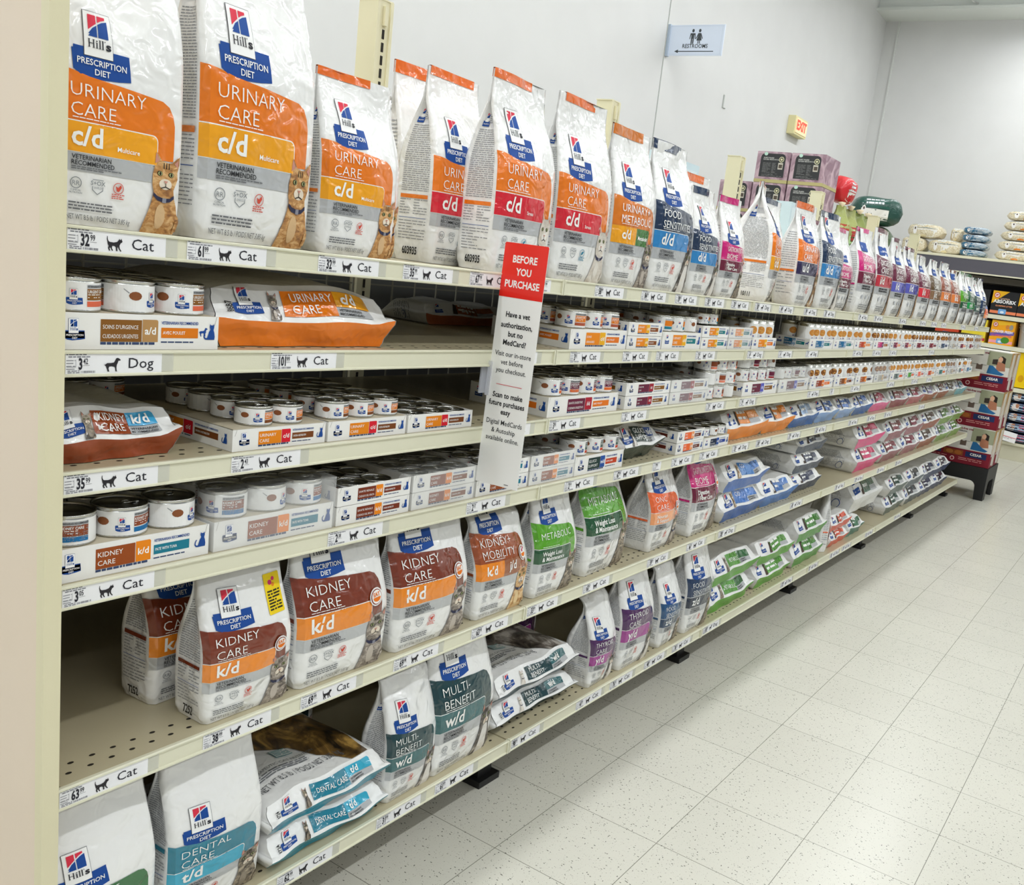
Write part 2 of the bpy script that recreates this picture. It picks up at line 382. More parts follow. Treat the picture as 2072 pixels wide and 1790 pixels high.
# kinds of bag:        title rows, main, code text, code colour, second code (text, colour), portrait, sub text
KINDS = {
 'uc':  (['URINARY', 'CARE'], 'EC7A04', 'c/d', 'F5A60C', None, 'ginger', 'Multicare'),
 'ucs': (['URINARY', 'CARE'], 'EE7A08', 'c/d', 'D9182D', None, 'white', 'Stress'),
 'um':  (['URINARY+', 'METABOLIC'], 'E07A14', 'c/d', 'F5A60C', ('Metabolic', '3F7A35'), 'grey', ''),
 'ud':  (['URINARY', 'CARE'], 'EE7A1E', 'u/d', '2B2250', None, 'dog', ''),
 'dd':  (['FOOD', 'SENSITIVITIES'], '17304F', 'd/d', '2A86C8', None, 'black', ''),
 'gb':  (['GASTROINTESTINAL', 'BIOME'], 'CF1478', 'Digestive', '6E1034', None, 'tabby', '/ Fiber Care'),
 'id':  (['DIGESTIVE', 'CARE'], '6B1F3C', 'i/d', 'C22A3C', None, 'dog', ''),
 'idp': (['DIGESTIVE', 'CARE'], '6B1F3C', 'i/d', '5D5FC0', None, 'dog', ''),
 'idr': (['DIGESTIVE', 'CARE'], '6B1F3C', 'i/d', 'E0273A', None, 'dog', ''),
 'jd':  (['JOINT', 'CARE'], '5C4420', 'j/d', '8A6748', None, 'dog', ''),
 'kdo': (['KIDNEY', 'CARE'], '8E4526', 'k/d', 'E8823A', None, 'dog', ''),
 'kd':  (['KIDNEY', 'CARE'], '7A3016', 'k/d', 'F08A16', None, 'grey', ''),
 'kj':  (['KIDNEY+', 'MOBILITY'], '9A4A1E', 'k/d', 'F08A16', ('j/d', '9A5A36'), 'golden', ''),
 'met': (['METABOLIC'], '57A41B', 'Weight Loss', '14532F', None, 'tabby', '& Maintenance'),
 'onc': (['ONC', 'CARE'], 'F26B33', 'Nourish', 'F7A46C', None, 'grey', '& Support'),
 'rd':  (['WEIGHT', 'LOSS'], '1D5A35', 'r/d', '109A4C', None, 'dog', ''),
 'wdd': (['MULTI-', 'BENEFIT'], '2C4A40', 'w/d', '3A5F55', None, 'dog', ''),
 'wd':  (['MULTI-', 'BENEFIT'], '123C42', 'w/d', '2A6468', None, 'black', ''),
 'zd':  (['FOOD', 'SENSITIVITIES'], '1B3558', 'z/d', '16263F', None, 'tabby', ''),
 'zdb': (['FOOD', 'SENSITIVITIES'], '1C4F7C', 'z/d', '163A5C', None, 'tabby', ''),
 'yd':  (['THYROID', 'CARE'], '4A1B57', 'y/d', 'A0338F', None, 'black', ''),
 'td':  (['DENTAL', 'CARE'], '0F7D96', 't/d', '2FA9C9', None, 'tabby', ''),
 'grn': (['WEIGHT', 'LOSS'], '1F6B34', 'r/d', '2D8A4A', None, 'grey', ''),
}
FRONT = {}
def front_art(kind, lod):    # unit width 1; y up to 1.6
    k = (kind, lod)
    if k in FRONT: return FRONT[k]
    title, mc, code, cc, code2, catk, sub = KINDS[kind]
    a = Art(); wt = ink('F5F5F1'); gy = ink('6B6D70'); dk = ink('2A2B2E'); nd = 1 / (26, 18, 12)[lod]
    a.poly([(.0, .50), (.89, .545), (.89, .80), (.875, .87), (.84, .93), (.78, .96), (.45, .99), (.22, 1.01), (.1, 1.035), (.0, 1.05)], film(mc), 1, nodes=nd)
    a.poly(rpoly(0, .37, .71, .5), mat('silver_film', 'C2C4C6', rough=.35, metal=.25, coat=.4, bump='film'), 1, nodes=nd)
    if code2:
        a.poly(rpoly(0, .5, .42, .7), film(cc), 3, nodes=nd); a.poly(rpoly(.42, .5, .75, .7, (0, 0, .035, 0)), film(code2[1]), 3, nodes=nd)
        a.text(code2[0], .58, .57, .10 if len(code2[0]) < 5 else .045, wt, 5, .95, .02, 'c', .28)
        a.text(code, .12, .56, .10, wt, 5, .95, .03)
    else:
        a.poly(rpoly(0, .495, .748, .708, (0, 0, .045, 0)), wt, 2, nodes=nd); a.poly(rpoly(0, .5, .74, .70, (0, 0, .04, 0)), film(cc), 3, nodes=nd)
        if len(code) < 5:
            a.text(code, .095, .548, .130, wt, 5, .98, .022)
            if sub and lod < 2: a.text(sub, .42, .545, .032, wt, 5, 1, .01)
        else:
            a.text(code, .10, .605, .058, wt, 5, .95, .02); a.text(sub, .10, .53, .058, wt, 5, .95, .02, wmax=.5)
    yy = .87 if len(title) > 1 else .82
    hh = .088 if max(map(len, title)) < 12 else .085
    for i, t in enumerate(title): a.text(t, .09, yy - .128 * i, hh, wt, 5, 1.02, -.012 if lod < 1 else 0, wmax=.66)
    if lod < 2: a.text('VETERINARIAN', .10, .452, .031, dk, 4, .92, .012); a.text('RECOMMENDED', .10, .413, .031, dk, 4, .92, .012)
    else: a.lines(.11, .41, .48, .452, .04, .024, dk, 4, 2, .06, False)
    if lod < 2:
        a.lines(.10, .38, .46, .397, .014, .007, gy, 4, 3, .03)
        a.lines(.14, .675, .55, .695, .02, .008, film(mc), 2, 3)
        a.lines(.10, .718, .44, .725, .02, .006, wt, 5, 5, .03)
        for i, bk in enumerate(('clin', 'sox', 'fish' if kind in ('ucs',) else 'chick')): a.put(BADGES[bk], .10 + .155 * i, .25, .08)
        a.lines(.09, .10, .42, .15, .022, .010, gy, 4, 8, .035)
        a.text('NET WT 8.5 lb / POIDS NET 3,85 kg', .07, .04, .036, gy, 4, .62, .0)
    else:
        for i in range(3): a.poly(ell(.2 + .2 * i, .28, .04, .04, 10), ink('B9BCC0'), 2, 9)
        a.lines(.14, .04, .6, .14, .035, .012, gy, 4, 8, .05)
    cp = portrait(catk)
    if lod < 2: a.put(cp, .675, .0, .31, .29)
    else:
        f = FURS[catk]; a.poly([(.72, .0), (.76, .3), (.74, .5), (.78, .62), (.84, .54), (.92, .54), (.98, .6), (.97, .3), (1, 0)], mat('fur_' + catk, f[1], rough=.45, bump=('fur',) + f, coat=.3), 3)
    a.put(LOGO if lod < 2 else MINI, .18, 1.2, .2)
    if kind in ('kd', 'kj', 'gb', 'onc'):
        for r_, c_ in ((.085, 'F5F5F1'), (.072, '8E2A1C' if kind != 'gb' else 'CF1478'), (.064, 'F5F5F1')): a.poly(ell(.80, .72, r_, r_, 20), ink(c_), 6 if c_ == 'F5F5F1' and r_ > .08 else 7 if r_ > .07 else 8, 9)
        if lod < 2:
            a.poly(ell(.80, .715, .05, .04, 14, 180, 360), ink('E8771B'), 9, 9)
            if kind == 'kd': a.text('EAT', .80, .725, .035, ink('E8771B'), 9, 1, .03, 'c')
            else: a.poly(ell(.79, .745, .018, .018, 8), ink('C22A5C'), 9, 9); a.poly(ell(.82, .765, .014, .014, 8), ink('C22A5C'), 9, 9)
    FRONT[k] = a; return a
SIDE = {}
def side_art(wd, H, band, seed, lod, num=None):
    a = Art(); g = ink('A3A5A8') if lod else ink('8E9094'); x0 = wd * .12; x1 = wd * .9
    pt = .0046 if lod < 1 else .009; th = pt * .36
    a.lines(x0, H * .36, x1, H * .70, pt, th, g, 1, seed, .012, False)
    a.rect(x0, H * .325, x1, H * .345, film(band), 2)
    for (xa, xb) in ((x0, x0 + wd * .3), (x0 + wd * .4, x1)): a.lines(xa, H * .235, xb, H * .315, pt * 1.3, th, g, 1, seed + 2, .012)
    a.rect(x0, H * .222, x1, H * .2245, ink(BLUE), 2, .03)
    a.lines(x0, H * .10, x1, H * .205, pt * 1.4, th, g, 1, seed + 3, .014)
    if lod < 1:
        a.put(LOGOF if 0 else MINI, x0 + .008, H * .745, wd * .16); a.lines(x0 + wd * .28, H * .73, x1, H * .78, pt, th, g, 1, seed + 5, .012)
    if num: a.text(num, wd * .5, H * .035, .016, ink('222222'), 3, .7, .02, 'c')
    return a

def sstep(a, b, x):
    t = np.clip((x - a) / (b - a), 0, 1); return t * t * (3 - 2 * t)

def bag_grid(w, H, d, seed, nf, ns, nside, fold=None, seal=.03, pinch=.5, tilt=0, crumple=1., lean=0, topw=.96):
    """closed wall of a gusseted bag; returns grid [perimeter, height]. front faces -Y, base at z=0"""
    rs = np.random.RandomState(seed)
    q = np.concatenate([np.linspace(0, 1, nf, endpoint=False), 1 + np.linspace(0, 1, nside, endpoint=False), 2 + np.linspace(0, 1, nf, endpoint=False), 3 + np.linspace(0, 1, nside, endpoint=False)])
    s = np.linspace(0, H, ns + 1); Q, S = np.meshgrid(q, s, indexing='ij')
    t = S / H
    t0, t1 = (.52, 1 - seal) if not fold else (fold[0] * .5 / H, (fold[0] + fold[1] * .9) / H)
    dd = d * (1.0 + .10 * np.sin(np.clip(t / .6, 0, 1) * math.pi)) * (1 - sstep(t0, t1, t)) + .007
    ww = w * (1 + .015 * np.sin(t * math.pi)) * (1 - (1 - topw) * sstep(.55, .95, t))
    base_in = 1 - .05 * (1 - sstep(0, .045, t)); ww = ww * base_in; dd = dd * base_in
    r = np.minimum(.010, dd * .35)
    side = np.floor(Q).astype(int) % 4; f = Q - np.floor(Q)
    X = np.zeros_like(Q); Y = np.zeros_like(Q)
    for k in (0, 2):
        m_ = side == k; a = (2 * f - 1) * (1 if k == 0 else -1); x = a * ww / 2
        over = np.clip(np.abs(x) - (ww / 2 - r), 0, None); y = dd / 2 - r + np.sqrt(np.clip(r * r - over * over, 0, None))
        bulge = .16 * d * np.cos(a * math.pi / 2) * np.sin(np.clip(t * (1.25 if not fold else .9 / t1), 0, 1) * math.pi) ** .8
        y = y + bulge; X[m_] = x[m_]; Y[m_] = (y * (-1 if k == 0 else 1))[m_]
    for k in (1, 3):
        m_ = side == k; b = (2 * f - 1) * (1 if k == 1 else -1); y = b * (dd / 2 - r)
        crease = pinch * (d - np.minimum(dd, d)) * .5 * sstep(.5, .8, t) * (1 - np.abs(b)) + .006 * (1 - b * b) * sstep(.1, .5, t)
        bul = .04 * d * (1 - b * b) * np.sin(np.clip(t * 1.5, 0, 1) * math.pi)
        x = ww / 2 - crease + bul
        X[m_] = (x * (1 if k == 1 else -1))[m_]; Y[m_] = y[m_]
    # broad dents and diagonal folds
    D = np.zeros_like(Q)
    for _ in range(9):
        kx, ks, ph = rs.uniform(-1, 1) * 34 / max(w, .1) * .28, rs.uniform(-1, 1) * 26 / H * .45, rs.uniform(0, 6.3)
        D += rs.uniform(.3, 1) * np.sin(kx * X + ks * S * 1.0 + ph + 2 * Y / d)
    D2 = np.zeros_like(Q)
    for _ in range(5):
        a = rs.uniform(-1, 1); ph = rs.uniform(0, 6.3); ksx = rs.uniform(40, 75)
        D2 += np.clip(np.sin(ksx * (X * math.cos(a) + S * math.sin(a)) + ph), .2, 1) - .5
    amp = crumple * (.0012 + .0022 * sstep(.5, .95, t)) * sstep(0, .08, t)
    nx = np.where((side == 1), 1, np.where(side == 3, -1, 0)); ny = np.where(side == 0, -1, np.where(side == 2, 1, 0))
    edge = np.where((side == 0) | (side == 2), 1 - np.abs(2 * f - 1) ** 6, 1 - np.abs(2 * f - 1) ** 2)
    flat = np.where(dd < .02, .55, 1)
    disp = amp * (D * .7 + D2 * .55) * edge * flat
    X = X + nx * disp; Y = Y + ny * disp
    Y = Y + .004 * crumple * np.sin(X / w * 5 + rs.uniform(0, 6)) * sstep(.75, 1, t)     # wavy seal
    Z = S.copy(); C = np.zeros_like(S)
    if fold:            # (height where the bag bends back, radius, max angle)
        hf, R, amax = fold; ex = np.clip(S - hf, 0, None); an = np.minimum(ex / R, amax); rest = np.clip(ex - amax * R, 0, None)
        Z = np.where(S > hf, hf + R * np.sin(an) + rest * math.cos(amax), S); C = np.where(S > hf, R * (1 - np.cos(an)) + rest * math.sin(amax), 0)
        Z = Z - (Y) * np.sin(an) * .9; Y = Y * np.cos(an)
    Y = Y + C + lean * S * S / H + tilt * sstep(.6, 1, t) * .03
    return np.stack([X, Y, Z], 2)

def seal_part(G, nf, m, ns, frac, span):
    """coloured closing strip just outside the top edge of the bag, as its own mesh"""
    b = MB(); n = G.shape[0]; j0 = int(round(ns * (1 - frac)))
    i0, i1 = int(nf * span[0]), int(nf * span[1])
    F = G[i0:i1 + 1, j0:, :].copy(); Bk = G[nf + (n - 2 * nf) // 2:, :, :][:nf + 1][::-1][i0:i1 + 1, j0:, :].copy()
    F[:, :, 1] -= .0016; Bk[:, :, 1] += .0016
    F[:, -1, 2] += .002; Bk[:, -1, 2] += .002
    b.grid(F, m); b.grid(Bk, m, flip=True)
    T = np.stack([F[:, -1], Bk[:, -1]], 1); b.grid(T, m)
    return b

BAGN = [0]
def standing_bag(kind, x0, w, H, d, shelfz, label, y=.025, yaw=0, lod=0, fold=None, num=None, seal=None, tilt=0, crumple=1., group=None, lean=0, sticker=False, film_on=True, topw=.96, roty=0, ys=1.05):
    BAGN[0] += 1; seed = 100 + BAGN[0]
    nf, ns, nsd = (26, 50, 10) if lod == 0 else (18, 34, 7) if lod == 1 else (12, 22, 5)
    G = bag_grid(w, H, d, seed, nf, ns, nsd, fold=fold, tilt=tilt, crumple=crumple, lean=lean, topw=topw)
    n = G.shape[0]; b = MB()
    b.grid(G, WHITEF, closeu=True)
    bot = G[:, 0, :]; c = bot.mean(0); b.add(np.vstack([bot, c]), [((i + 1) % n, i, n) for i in range(n)], WHITEF)
    top = G[:, -1, :]; c = top.mean(0); b.add(np.vstack([top, c]), [(i, (i + 1) % n, n) for i in range(n)], WHITEF)
    k = KINDS[kind]
    Gf = G[:nf + 1]; front_art(kind, min(lod, 2)).apply(b, GridFn(Gf, w, H), .0006 if lod < 2 else .0012, w, ys, (.0005, .0007, .0010)[lod])
    Gl = np.concatenate([G[2 * nf + nsd:], G[:1]]); side_art(d, H, k[1], seed, lod, num).apply(b, GridFn(Gl, d, H), .0007 if lod < 2 else .0014, step=.0005)
    me = b.mesh('bag_' + kind)
    o = link('pet_food_bag', me, loc=(x0 + w / 2 * math.cos(yaw) - (d / 2 + .003) * math.sin(yaw), y + w / 2 * math.sin(yaw) + (d / 2 + .003) * math.cos(yaw), shelfz + .001), rot=(0, roty, yaw), label=label, cat='pet food bag', group=group)
    if seal:
        col, span = seal
        sp = seal_part(G, nf, film(col), ns, .05, span); link('seal_strip', sp.mesh('seal_strip'), o)
    if sticker:
        s = Art(); Y_ = ink('F2D21C'); s.poly(rpoly(0, 0, .040, .075, (.003, .003, .003, .003)), Y_, 1, .012)
        s.lines(.004, .004, .036, .04, .0055, .003, ink('2A2A1E'), 2, 3, .012); s.poly(ell(.014, .058, .005, .005, 10), ink('D1306A'), 2, 9); s.poly(ell(.022, .064, .004, .004, 10), ink('D1306A'), 2, 9); s.poly(ell(.021, .053, .004, .004, 10), ink('E58A1E'), 2, 9)
        sb = MB(); f0 = GridFn(Gf, w, H); s.apply(sb, lambda x, yv: f0(x + w * .70, yv + H * .66 if fold is None else yv + fold[0] * .70), .0012)
        link('sticker', sb.mesh('sticker'), o)
    return o

# ------------------------------------------------------------------ lying bags, base towards the aisle
def lying_bag(w, h, depth, shelfx, shelfy, shelfz, band, strip, title, code, ccol, label, seed=1, lod=0, yaw=0, top_cat=None, top_text=False, num=None, group=None, tint='F0F0EE', white=True, ears=1., catk='tabby', tiltz=0, tuck=.012):
    rs = np.random.RandomState(seed); b = MB()
    nx, nz, ny = (20, 14, 18) if lod == 0 else (12, 9, 9)
    Wf = soft(tint)
    # face: grid across x and up z; a lip sticks out at 40% of the height
    U, T = np.meshgrid(np.linspace(-1, 1, nx + 1), np.linspace(0, 1, nz + 1), indexing='ij')
    lipT = .40
    prof = np.where(T < lipT, -.012 + tuck - (tuck + .004) * (T / lipT) ** 1.3, -.016 + .045 * ((T - lipT) / (1 - lipT)) ** 1.25)
    wid = 1 + .045 * ears * np.exp(-((T - lipT) / .12) ** 2) - .07 * (T < .25) * (1 - T / .25) - .05 * sstep(.8, 1, T)
    ear = .022 * ears * np.exp(-((T - lipT) / .16) ** 2) * sstep(.72, 1, np.abs(U)) * np.where(U > 0, 1, .45)
    z = T * h * (1 - .10 * np.abs(U) ** 3 * (T > .5)) + ear * .6
    X = U * w / 2 * wid; wav = rs.uniform(-1, 1, 4)
    Yf = prof * (h / .11) + .004 * np.sin(U * 4 + wav[0] * 3) * (T > .1) + .003 * np.sin(U * 9 + T * 6 + wav[1] * 3) - ear * .5
    z = z + .003 * np.sin(U * 5 + wav[2] * 4) * sstep(.1, .6, T) + .004 * np.sin(U * 2.3 + wav[3] * 3) * T
    z = np.maximum(z, .0005)
    G = np.stack([X, Yf, z], 2)
    j = int(round(lipT * nz))
    b.grid(G[:, j:], Wf); b.grid(G[:, :j + 1], soft(band))
    # body: loop around the rim of the face swept back
    rim = np.concatenate([G[:, 0], G[-1, 1:], G[::-1, -1][1:], G[0, ::-1][1:-1]])
    body = []
    for k in range(ny + 1):
        t = k / ny; R = rim.copy(); yb = t * depth
        hs = (1 + .05 * math.sin(min(t * 2.2, 1) * math.pi / 2)) * (1 - .82 * float(sstep(.55, 1, t))); R[:, 2] = R[:, 2] * hs
        R[:, 2] += .003 * np.sin(R[:, 0] * 40 + t * 9 + wav[0] * 5) * (R[:, 2] > h * .3) * min(1, t * 5)
        R[:, 0] *= 1 - .03 * t + .012 * math.sin(t * 7 + seed); R[:, 1] = np.minimum(R[:, 1], .03) * (1 - t) + yb + (.02 if k else 0) * (1 - t) * (k > 0)
        if k == 0: R[:, 1] = rim[:, 1]
        body.append(R)
    Bd = np.array(body); b.grid(np.transpose(Bd, (1, 0, 2)), Wf, closeu=True, flip=False)
    e = Bd[-1]; c = e.mean(0); n = len(e); b.add(np.vstack([e, c]), [(i, (i + 1) % n, n) for i in range(n)], Wf)
    # print on the upper panel of the face: coordinates in metres across w, height hp
    hp = float(np.linalg.norm(G[nx // 2, -1] - G[nx // 2, j])); fn = GridFn(G[:, j:], w, hp)
    a = Art(); wt = ink('F5F5F1'); s = hp
    lg = LOGO if lod == 0 else MINI
    a.put(lg, w * .12, s * .50, s * .34, s * .40)
    a.rect(w * .36, s * .16, w * .66, s * .84, film(strip), 1, .02)
    if lod == 0:
        for i, t_ in enumerate(title): a.text(t_, w * .40, s * (.54 - .3 * i) if len(title) > 1 else s * .38, s * .22, wt, 4, 1, 0, wmax=w * .245)
        a.put(portrait(catk), w * .285, s * .02, s * .40, s * .27)
    else:
        a.lines(w * .38, s * .35, w * .62, s * .7, s * .3, s * .14, wt, 3, seed, w * .1); a.poly([(w * .31, s * .1), (w * .37, s * .1), (w * .36, s * .8), (w * .33, s * .9)], ink('4A3B30'), 2)
    a.rect(w * .66, s * .42, w * .88, s * .84, film(ccol), 2, .02, r=(0, 0, s * .08, 0))
    if code: a.text(code, w * .69, s * .50, s * .26, wt, 5, 1, .03, wmax=w * .16)
    a.rect(w * .66, s * .14, w * .88, s * .40, ink('B5B7B9'), 1, .03)
    if lod == 0: a.text('VETERINARIAN', w * .67, s * .29, s * .07, ink('2A2B2E'), 3, 1, .02, wmax=w * .19); a.text('RECOMMENDED', w * .67, s * .18, s * .07, ink('2A2B2E'), 3, 1, .02, wmax=w * .19)
    if num: a.text(num, w * .085, s * .22, s * .16, ink('222222'), 3, .75, .02, rot=math.pi / 2)
    a.apply(b, fn, .0009, step=.0007 if lod == 0 else .0008)
    if top_text or top_cat:
        # print on the upper side of the body
        nr = len(rim); i0 = nx + nz; i1 = i0 + nx        # top run of the rim, right to left
        TG = Bd[:, i0:i1 + 1][:, ::-1].transpose(1, 0, 2); ft = GridFn(TG, w, depth)
        ta = Art()
        if top_text:
            ta.text('THERAPEUTIC CAT NUTRITION', w * .1, .075, .009, ink('77797C'), 2, 1, 0, wmax=w * .55); ta.lines(w * .1, .05, w * .55, .065, .007, .004, ink('77797C'), 2, 3, .02)
            ta.text('NET WT 8.5 lb / POIDS NET 3,85 kg', w * .06, .02, .016, ink('5E6063'), 2, .62, 0)
            ta.poly(ell(w * .16, .15, .012, .012, 14), ink('D2503F'), 2, 9); ta.poly(ell(w * .16, .15, .0105, .0105, 14), soft(tint), 3, 9); ta.text('V', w * .16, .146, .009, ink('D2503F'), 4, 1, .03, 'c')
            ta.rect(w * .38, .10, w * .52, .135, ink('6FA6A6'), 2, .02); ta.rect(w * .385, .102, w * .515, .133, soft(tint), 3, .02); ta.lines(w * .39, .105, w * .51, .13, .006, .003, ink('6FA6A6'), 4, 5, .02)
        if top_cat:
            f = FURS[top_cat]; fm = mat('furtop_' + top_cat, f[1], rough=.3, bump=('fur', '17120E', '6E5228', 'CFA556', 17) if top_cat == 'tabby' else ('fur', f[0], f[1], f[2], 22), coat=.5)
            ta.poly([(w * .93, .0), (w * .97, .06), (w * .98, depth * .5), (w * .5, depth * .55), (w * .3, depth * .62), (w * .2, depth * .5), (w * .3, depth * .36), (w * .55, depth * .28), (w * .62, .05), (w * .75, .0)], fm, 1, .02)
        ta.apply(b, ft, .0016, step=.0005)
    idx = list(range(2 * nx + nz, 2 * nx + 2 * nz)) + [0]
    SG = Bd[:, idx][:, ::-1]; fs = GridFn(SG, depth, h, flip=True); sp = Art(); gc = ink('9FA1A4')
    sp.lines(h * .12, .05, h * .88, depth * .56, .0075 if lod else .0055, .0028 if lod else .002, gc, 1, seed, .016, False)
    for (px, py, rr_) in ((h * .22, .075, h * .13),):
        for c_, k_ in ((BLUE, 1.), ('E4E4E2', .88)): sp.poly(ell(px, py, rr_ * k_, rr_ * k_, 14), ink(c_), 2 if k_ == 1 else 3, 9)
    sp.rect(h * .1, .255, h * .9, .262, ink(band), 2, .03)
    sp.apply(b, lambda u, v: fs(v, u), .0012, step=.0006)
    return link('pet_food_bag', b.mesh('lying_bag'), loc=(shelfx + w / 2, shelfy + .045, shelfz + .001), rot=(tiltz, 0, yaw), label=label, cat='pet food bag', group=group)

exec_after = []
# ================================================================== setting
def solid(name, kind, x0, y0, z0, x1, y1, z1, m, **k):
    b = MB(); b.box(x0, y0, z0, x1, y1, z1, m); return link(name, b.mesh(name), kind=kind, **k)
def floor_material():
    m = bpy.data.materials.new('vinyl_tile'); m.use_nodes = True; nt = m.node_tree; N = nt.nodes; L = nt.links; b = N['Principled BSDF']
    tc = N.new('ShaderNodeTexCoord'); mp = N.new('ShaderNodeMapping'); L.new(tc.outputs['Object'], mp.inputs[0])
    mp.inputs['Location'].default_value = (-1.3034, .1496, 0)
    br = N.new('ShaderNodeTexBrick'); br.offset = 0; br.squash = 1
    br.inputs['Scale'].default_value = 1; br.inputs['Brick Width'].default_value = .3048; br.inputs['Row Height'].default_value = .3048
    br.inputs['Mortar Size'].default_value = .0011; br.inputs['Mortar Smooth'].default_value = .3
    br.inputs['Color1'].default_value = srgb('CBC9BD'); br.inputs['Color2'].default_value = srgb('C8C6BA'); br.inputs['Mortar'].default_value = srgb('77746A')
    L.new(mp.outputs[0], br.inputs['Vector'])
    col = br.outputs['Color']
    # chips: stretched voronoi spots in three sizes
    for sc_, thr, cc, st in ((150, .19, '5C5A52', (1, .45)), (115, .14, '45433D', (.5, 1)), (240, .20, '7E7B72', (1, .6)), (340, .2, '8F8C82', (1, 1))):
        mp2 = N.new('ShaderNodeMapping'); mp2.inputs['Scale'].default_value = (sc_ * st[0], sc_ * st[1], 1); mp2.inputs['Rotation'].default_value = (0, 0, .4)
        L.new(tc.outputs['Object'], mp2.inputs[0])
        vo = N.new('ShaderNodeTexVoronoi'); vo.inputs['Scale'].default_value = 1; vo.inputs['Randomness'].default_value = 1; L.new(mp2.outputs[0], vo.inputs['Vector'])
        lt = N.new('ShaderNodeMath'); lt.operation = 'LESS_THAN'; lt.inputs[1].default_value = thr; L.new(vo.outputs['Distance'], lt.inputs[0])
        sx = N.new('ShaderNodeSeparateColor'); L.new(vo.outputs['Color'], sx.inputs[0])
        l2 = N.new('ShaderNodeMath'); l2.operation = 'LESS_THAN'; l2.inputs[1].default_value = .28; L.new(sx.outputs[0], l2.inputs[0])
        mu = N.new('ShaderNodeMath'); mu.operation = 'MULTIPLY'; L.new(lt.outputs[0], mu.inputs[0]); L.new(l2.outputs[0], mu.inputs[1])
        mx = N.new('ShaderNodeMix'); mx.data_type = 'RGBA'; L.new(mu.outputs[0], mx.inputs[0]); L.new(col, mx.inputs[6]); mx.inputs[7].default_value = srgb(cc); col = mx.outputs[2]
    no = N.new('ShaderNodeTexNoise'); no.inputs['Scale'].default_value = 2.3; no.inputs['Detail'].default_value = 5; L.new(tc.outputs['Object'], no.inputs[0])
    mr = N.new('ShaderNodeMapRange'); mr.inputs[3].default_value = .92; mr.inputs[4].default_value = 1.03; L.new(no.outputs[0], mr.inputs[0])
    vm = N.new('ShaderNodeVectorMath'); vm.operation = 'SCALE'; L.new(col, vm.inputs[0]); L.new(mr.outputs[0], vm.inputs['Scale'])
    L.new(vm.outputs[0], b.inputs['Base Color'])
    n2 = N.new('ShaderNodeTexNoise'); n2.inputs['Scale'].default_value = 30; L.new(tc.outputs['Object'], n2.inputs[0])
    bp = N.new('ShaderNodeBump'); bp.inputs['Strength'].default_value = .06; bp.inputs['Distance'].default_value = .003; L.new(n2.outputs[0], bp.inputs['Height']); L.new(bp.outputs[0], b.inputs['Normal'])
    b.inputs['Roughness'].default_value = .27; b.inputs['Specular IOR Level'].default_value = .34
    return m
solid('floor', 'structure', -9, -8, -.05, 11, 2.5, 0, floor_material())
WALLM = mat('painted_wall', 'D9D9D7', rough=.7, bump='paint')
solid('wall_left', 'structure', -9, 2.5, 0, 11, 2.6, 5.3, WALLM)
solid('wall_far', 'structure', 11, -8, 0, 11.1, 2.6, 5.3, WALLM)
solid('ceiling', 'structure', -9, -8, 5.3, 11.1, 2.6, 5.4, mat('painted_deck', 'E9ECE9', rough=.8))
SEAM = mat('wall_joint', 'B9BCB8', rough=.8)
solid('trim_1', 'structure', 5.822, 2.494, 1.2, 5.828, 2.4999, 5.3, SEAM)
solid('trim_2', 'structure', 10.985, 2.325, 0, 10.9999, 2.345, 5.3, mat('white_conduit', 'DADCD8', rough=.6))
b = MB(); b.box(10.62, -8, 4.86, 10.999, 2.499, 5.299, mat('painted_beam', 'DDE1DC', rough=.75)); b.box(10.55, -8, 4.83, 10.999, 2.499, 4.86, MATS['painted_beam'])
link('trim_3', b.mesh('roof_beam'), kind='structure')
b = MB(); pm = mat('white_pipe', 'E4E6E2', rough=.5); b.tube([(10.5, 1.5, 5.29), (10.52, 1.5, 4.97), (10.56, 1.42, 4.9), (10.62, 1.38, 4.9)], .012, pm)
link('trim_4', b.mesh('sprinkler_pipe'), kind='structure')

# ceiling fixtures: rows of twin tube strips
def make_fixture():
    hb = MB(); hm = mat('white_enamel', 'F0F0EE', rough=.4); hb.box(-1.2, -.07, .02, 1.2, .07, .09, hm)
    hb.box(-1.2, -.012, -.0, 1.2, .012, .02, hm)
    tb = MB(); em = mat('lit_tube', 'F4F8FF', emit=14)
    for y in (-.045, .045): tb.tube([(-1.17, y, -.005), (1.17, y, -.005)], .014, em, 10)
    return hb.mesh('strip_light'), tb.mesh('tube')
HM, TM = make_fixture()
nlt = 0
for ry, pw in LIGHT_ROWS:
    for i in range(7):
        x = -7.1 + i * 2.75
        if x > 10: continue
        nlt += 1
        side = 'above the shelving run' if ry > 0 else 'over the aisle' if ry > -4 else 'far side of the shop'
        o = link('strip_light', HM, loc=(x, ry, 4.72), label='white twin tube strip light %s, number %s from the near end' % (side, ('one', 'two', 'three', 'four', 'five', 'six', 'seven')[i]), cat='ceiling light', group='strip lights in rows')
        link('tube', TM, o)
        rb = MB(); [rb.tube([(xx, 0, .09), (xx, 0, .575)], .004, BEIGE, 6) for xx in (-.9, .9)]; link('hanger', rb.mesh('hanger'), o)
        ld = bpy.data.lights.new('strip_lamp', 'AREA'); ld.shape = 'RECTANGLE'; ld.size = 2.3; ld.size_y = .13; ld.energy = pw; ld.color = (.96, .985, 1)
        lo = bpy.data.objects.new('strip_lamp', ld); COL.objects.link(lo); lo.parent = o; lo.location = (0, 0, -.03)

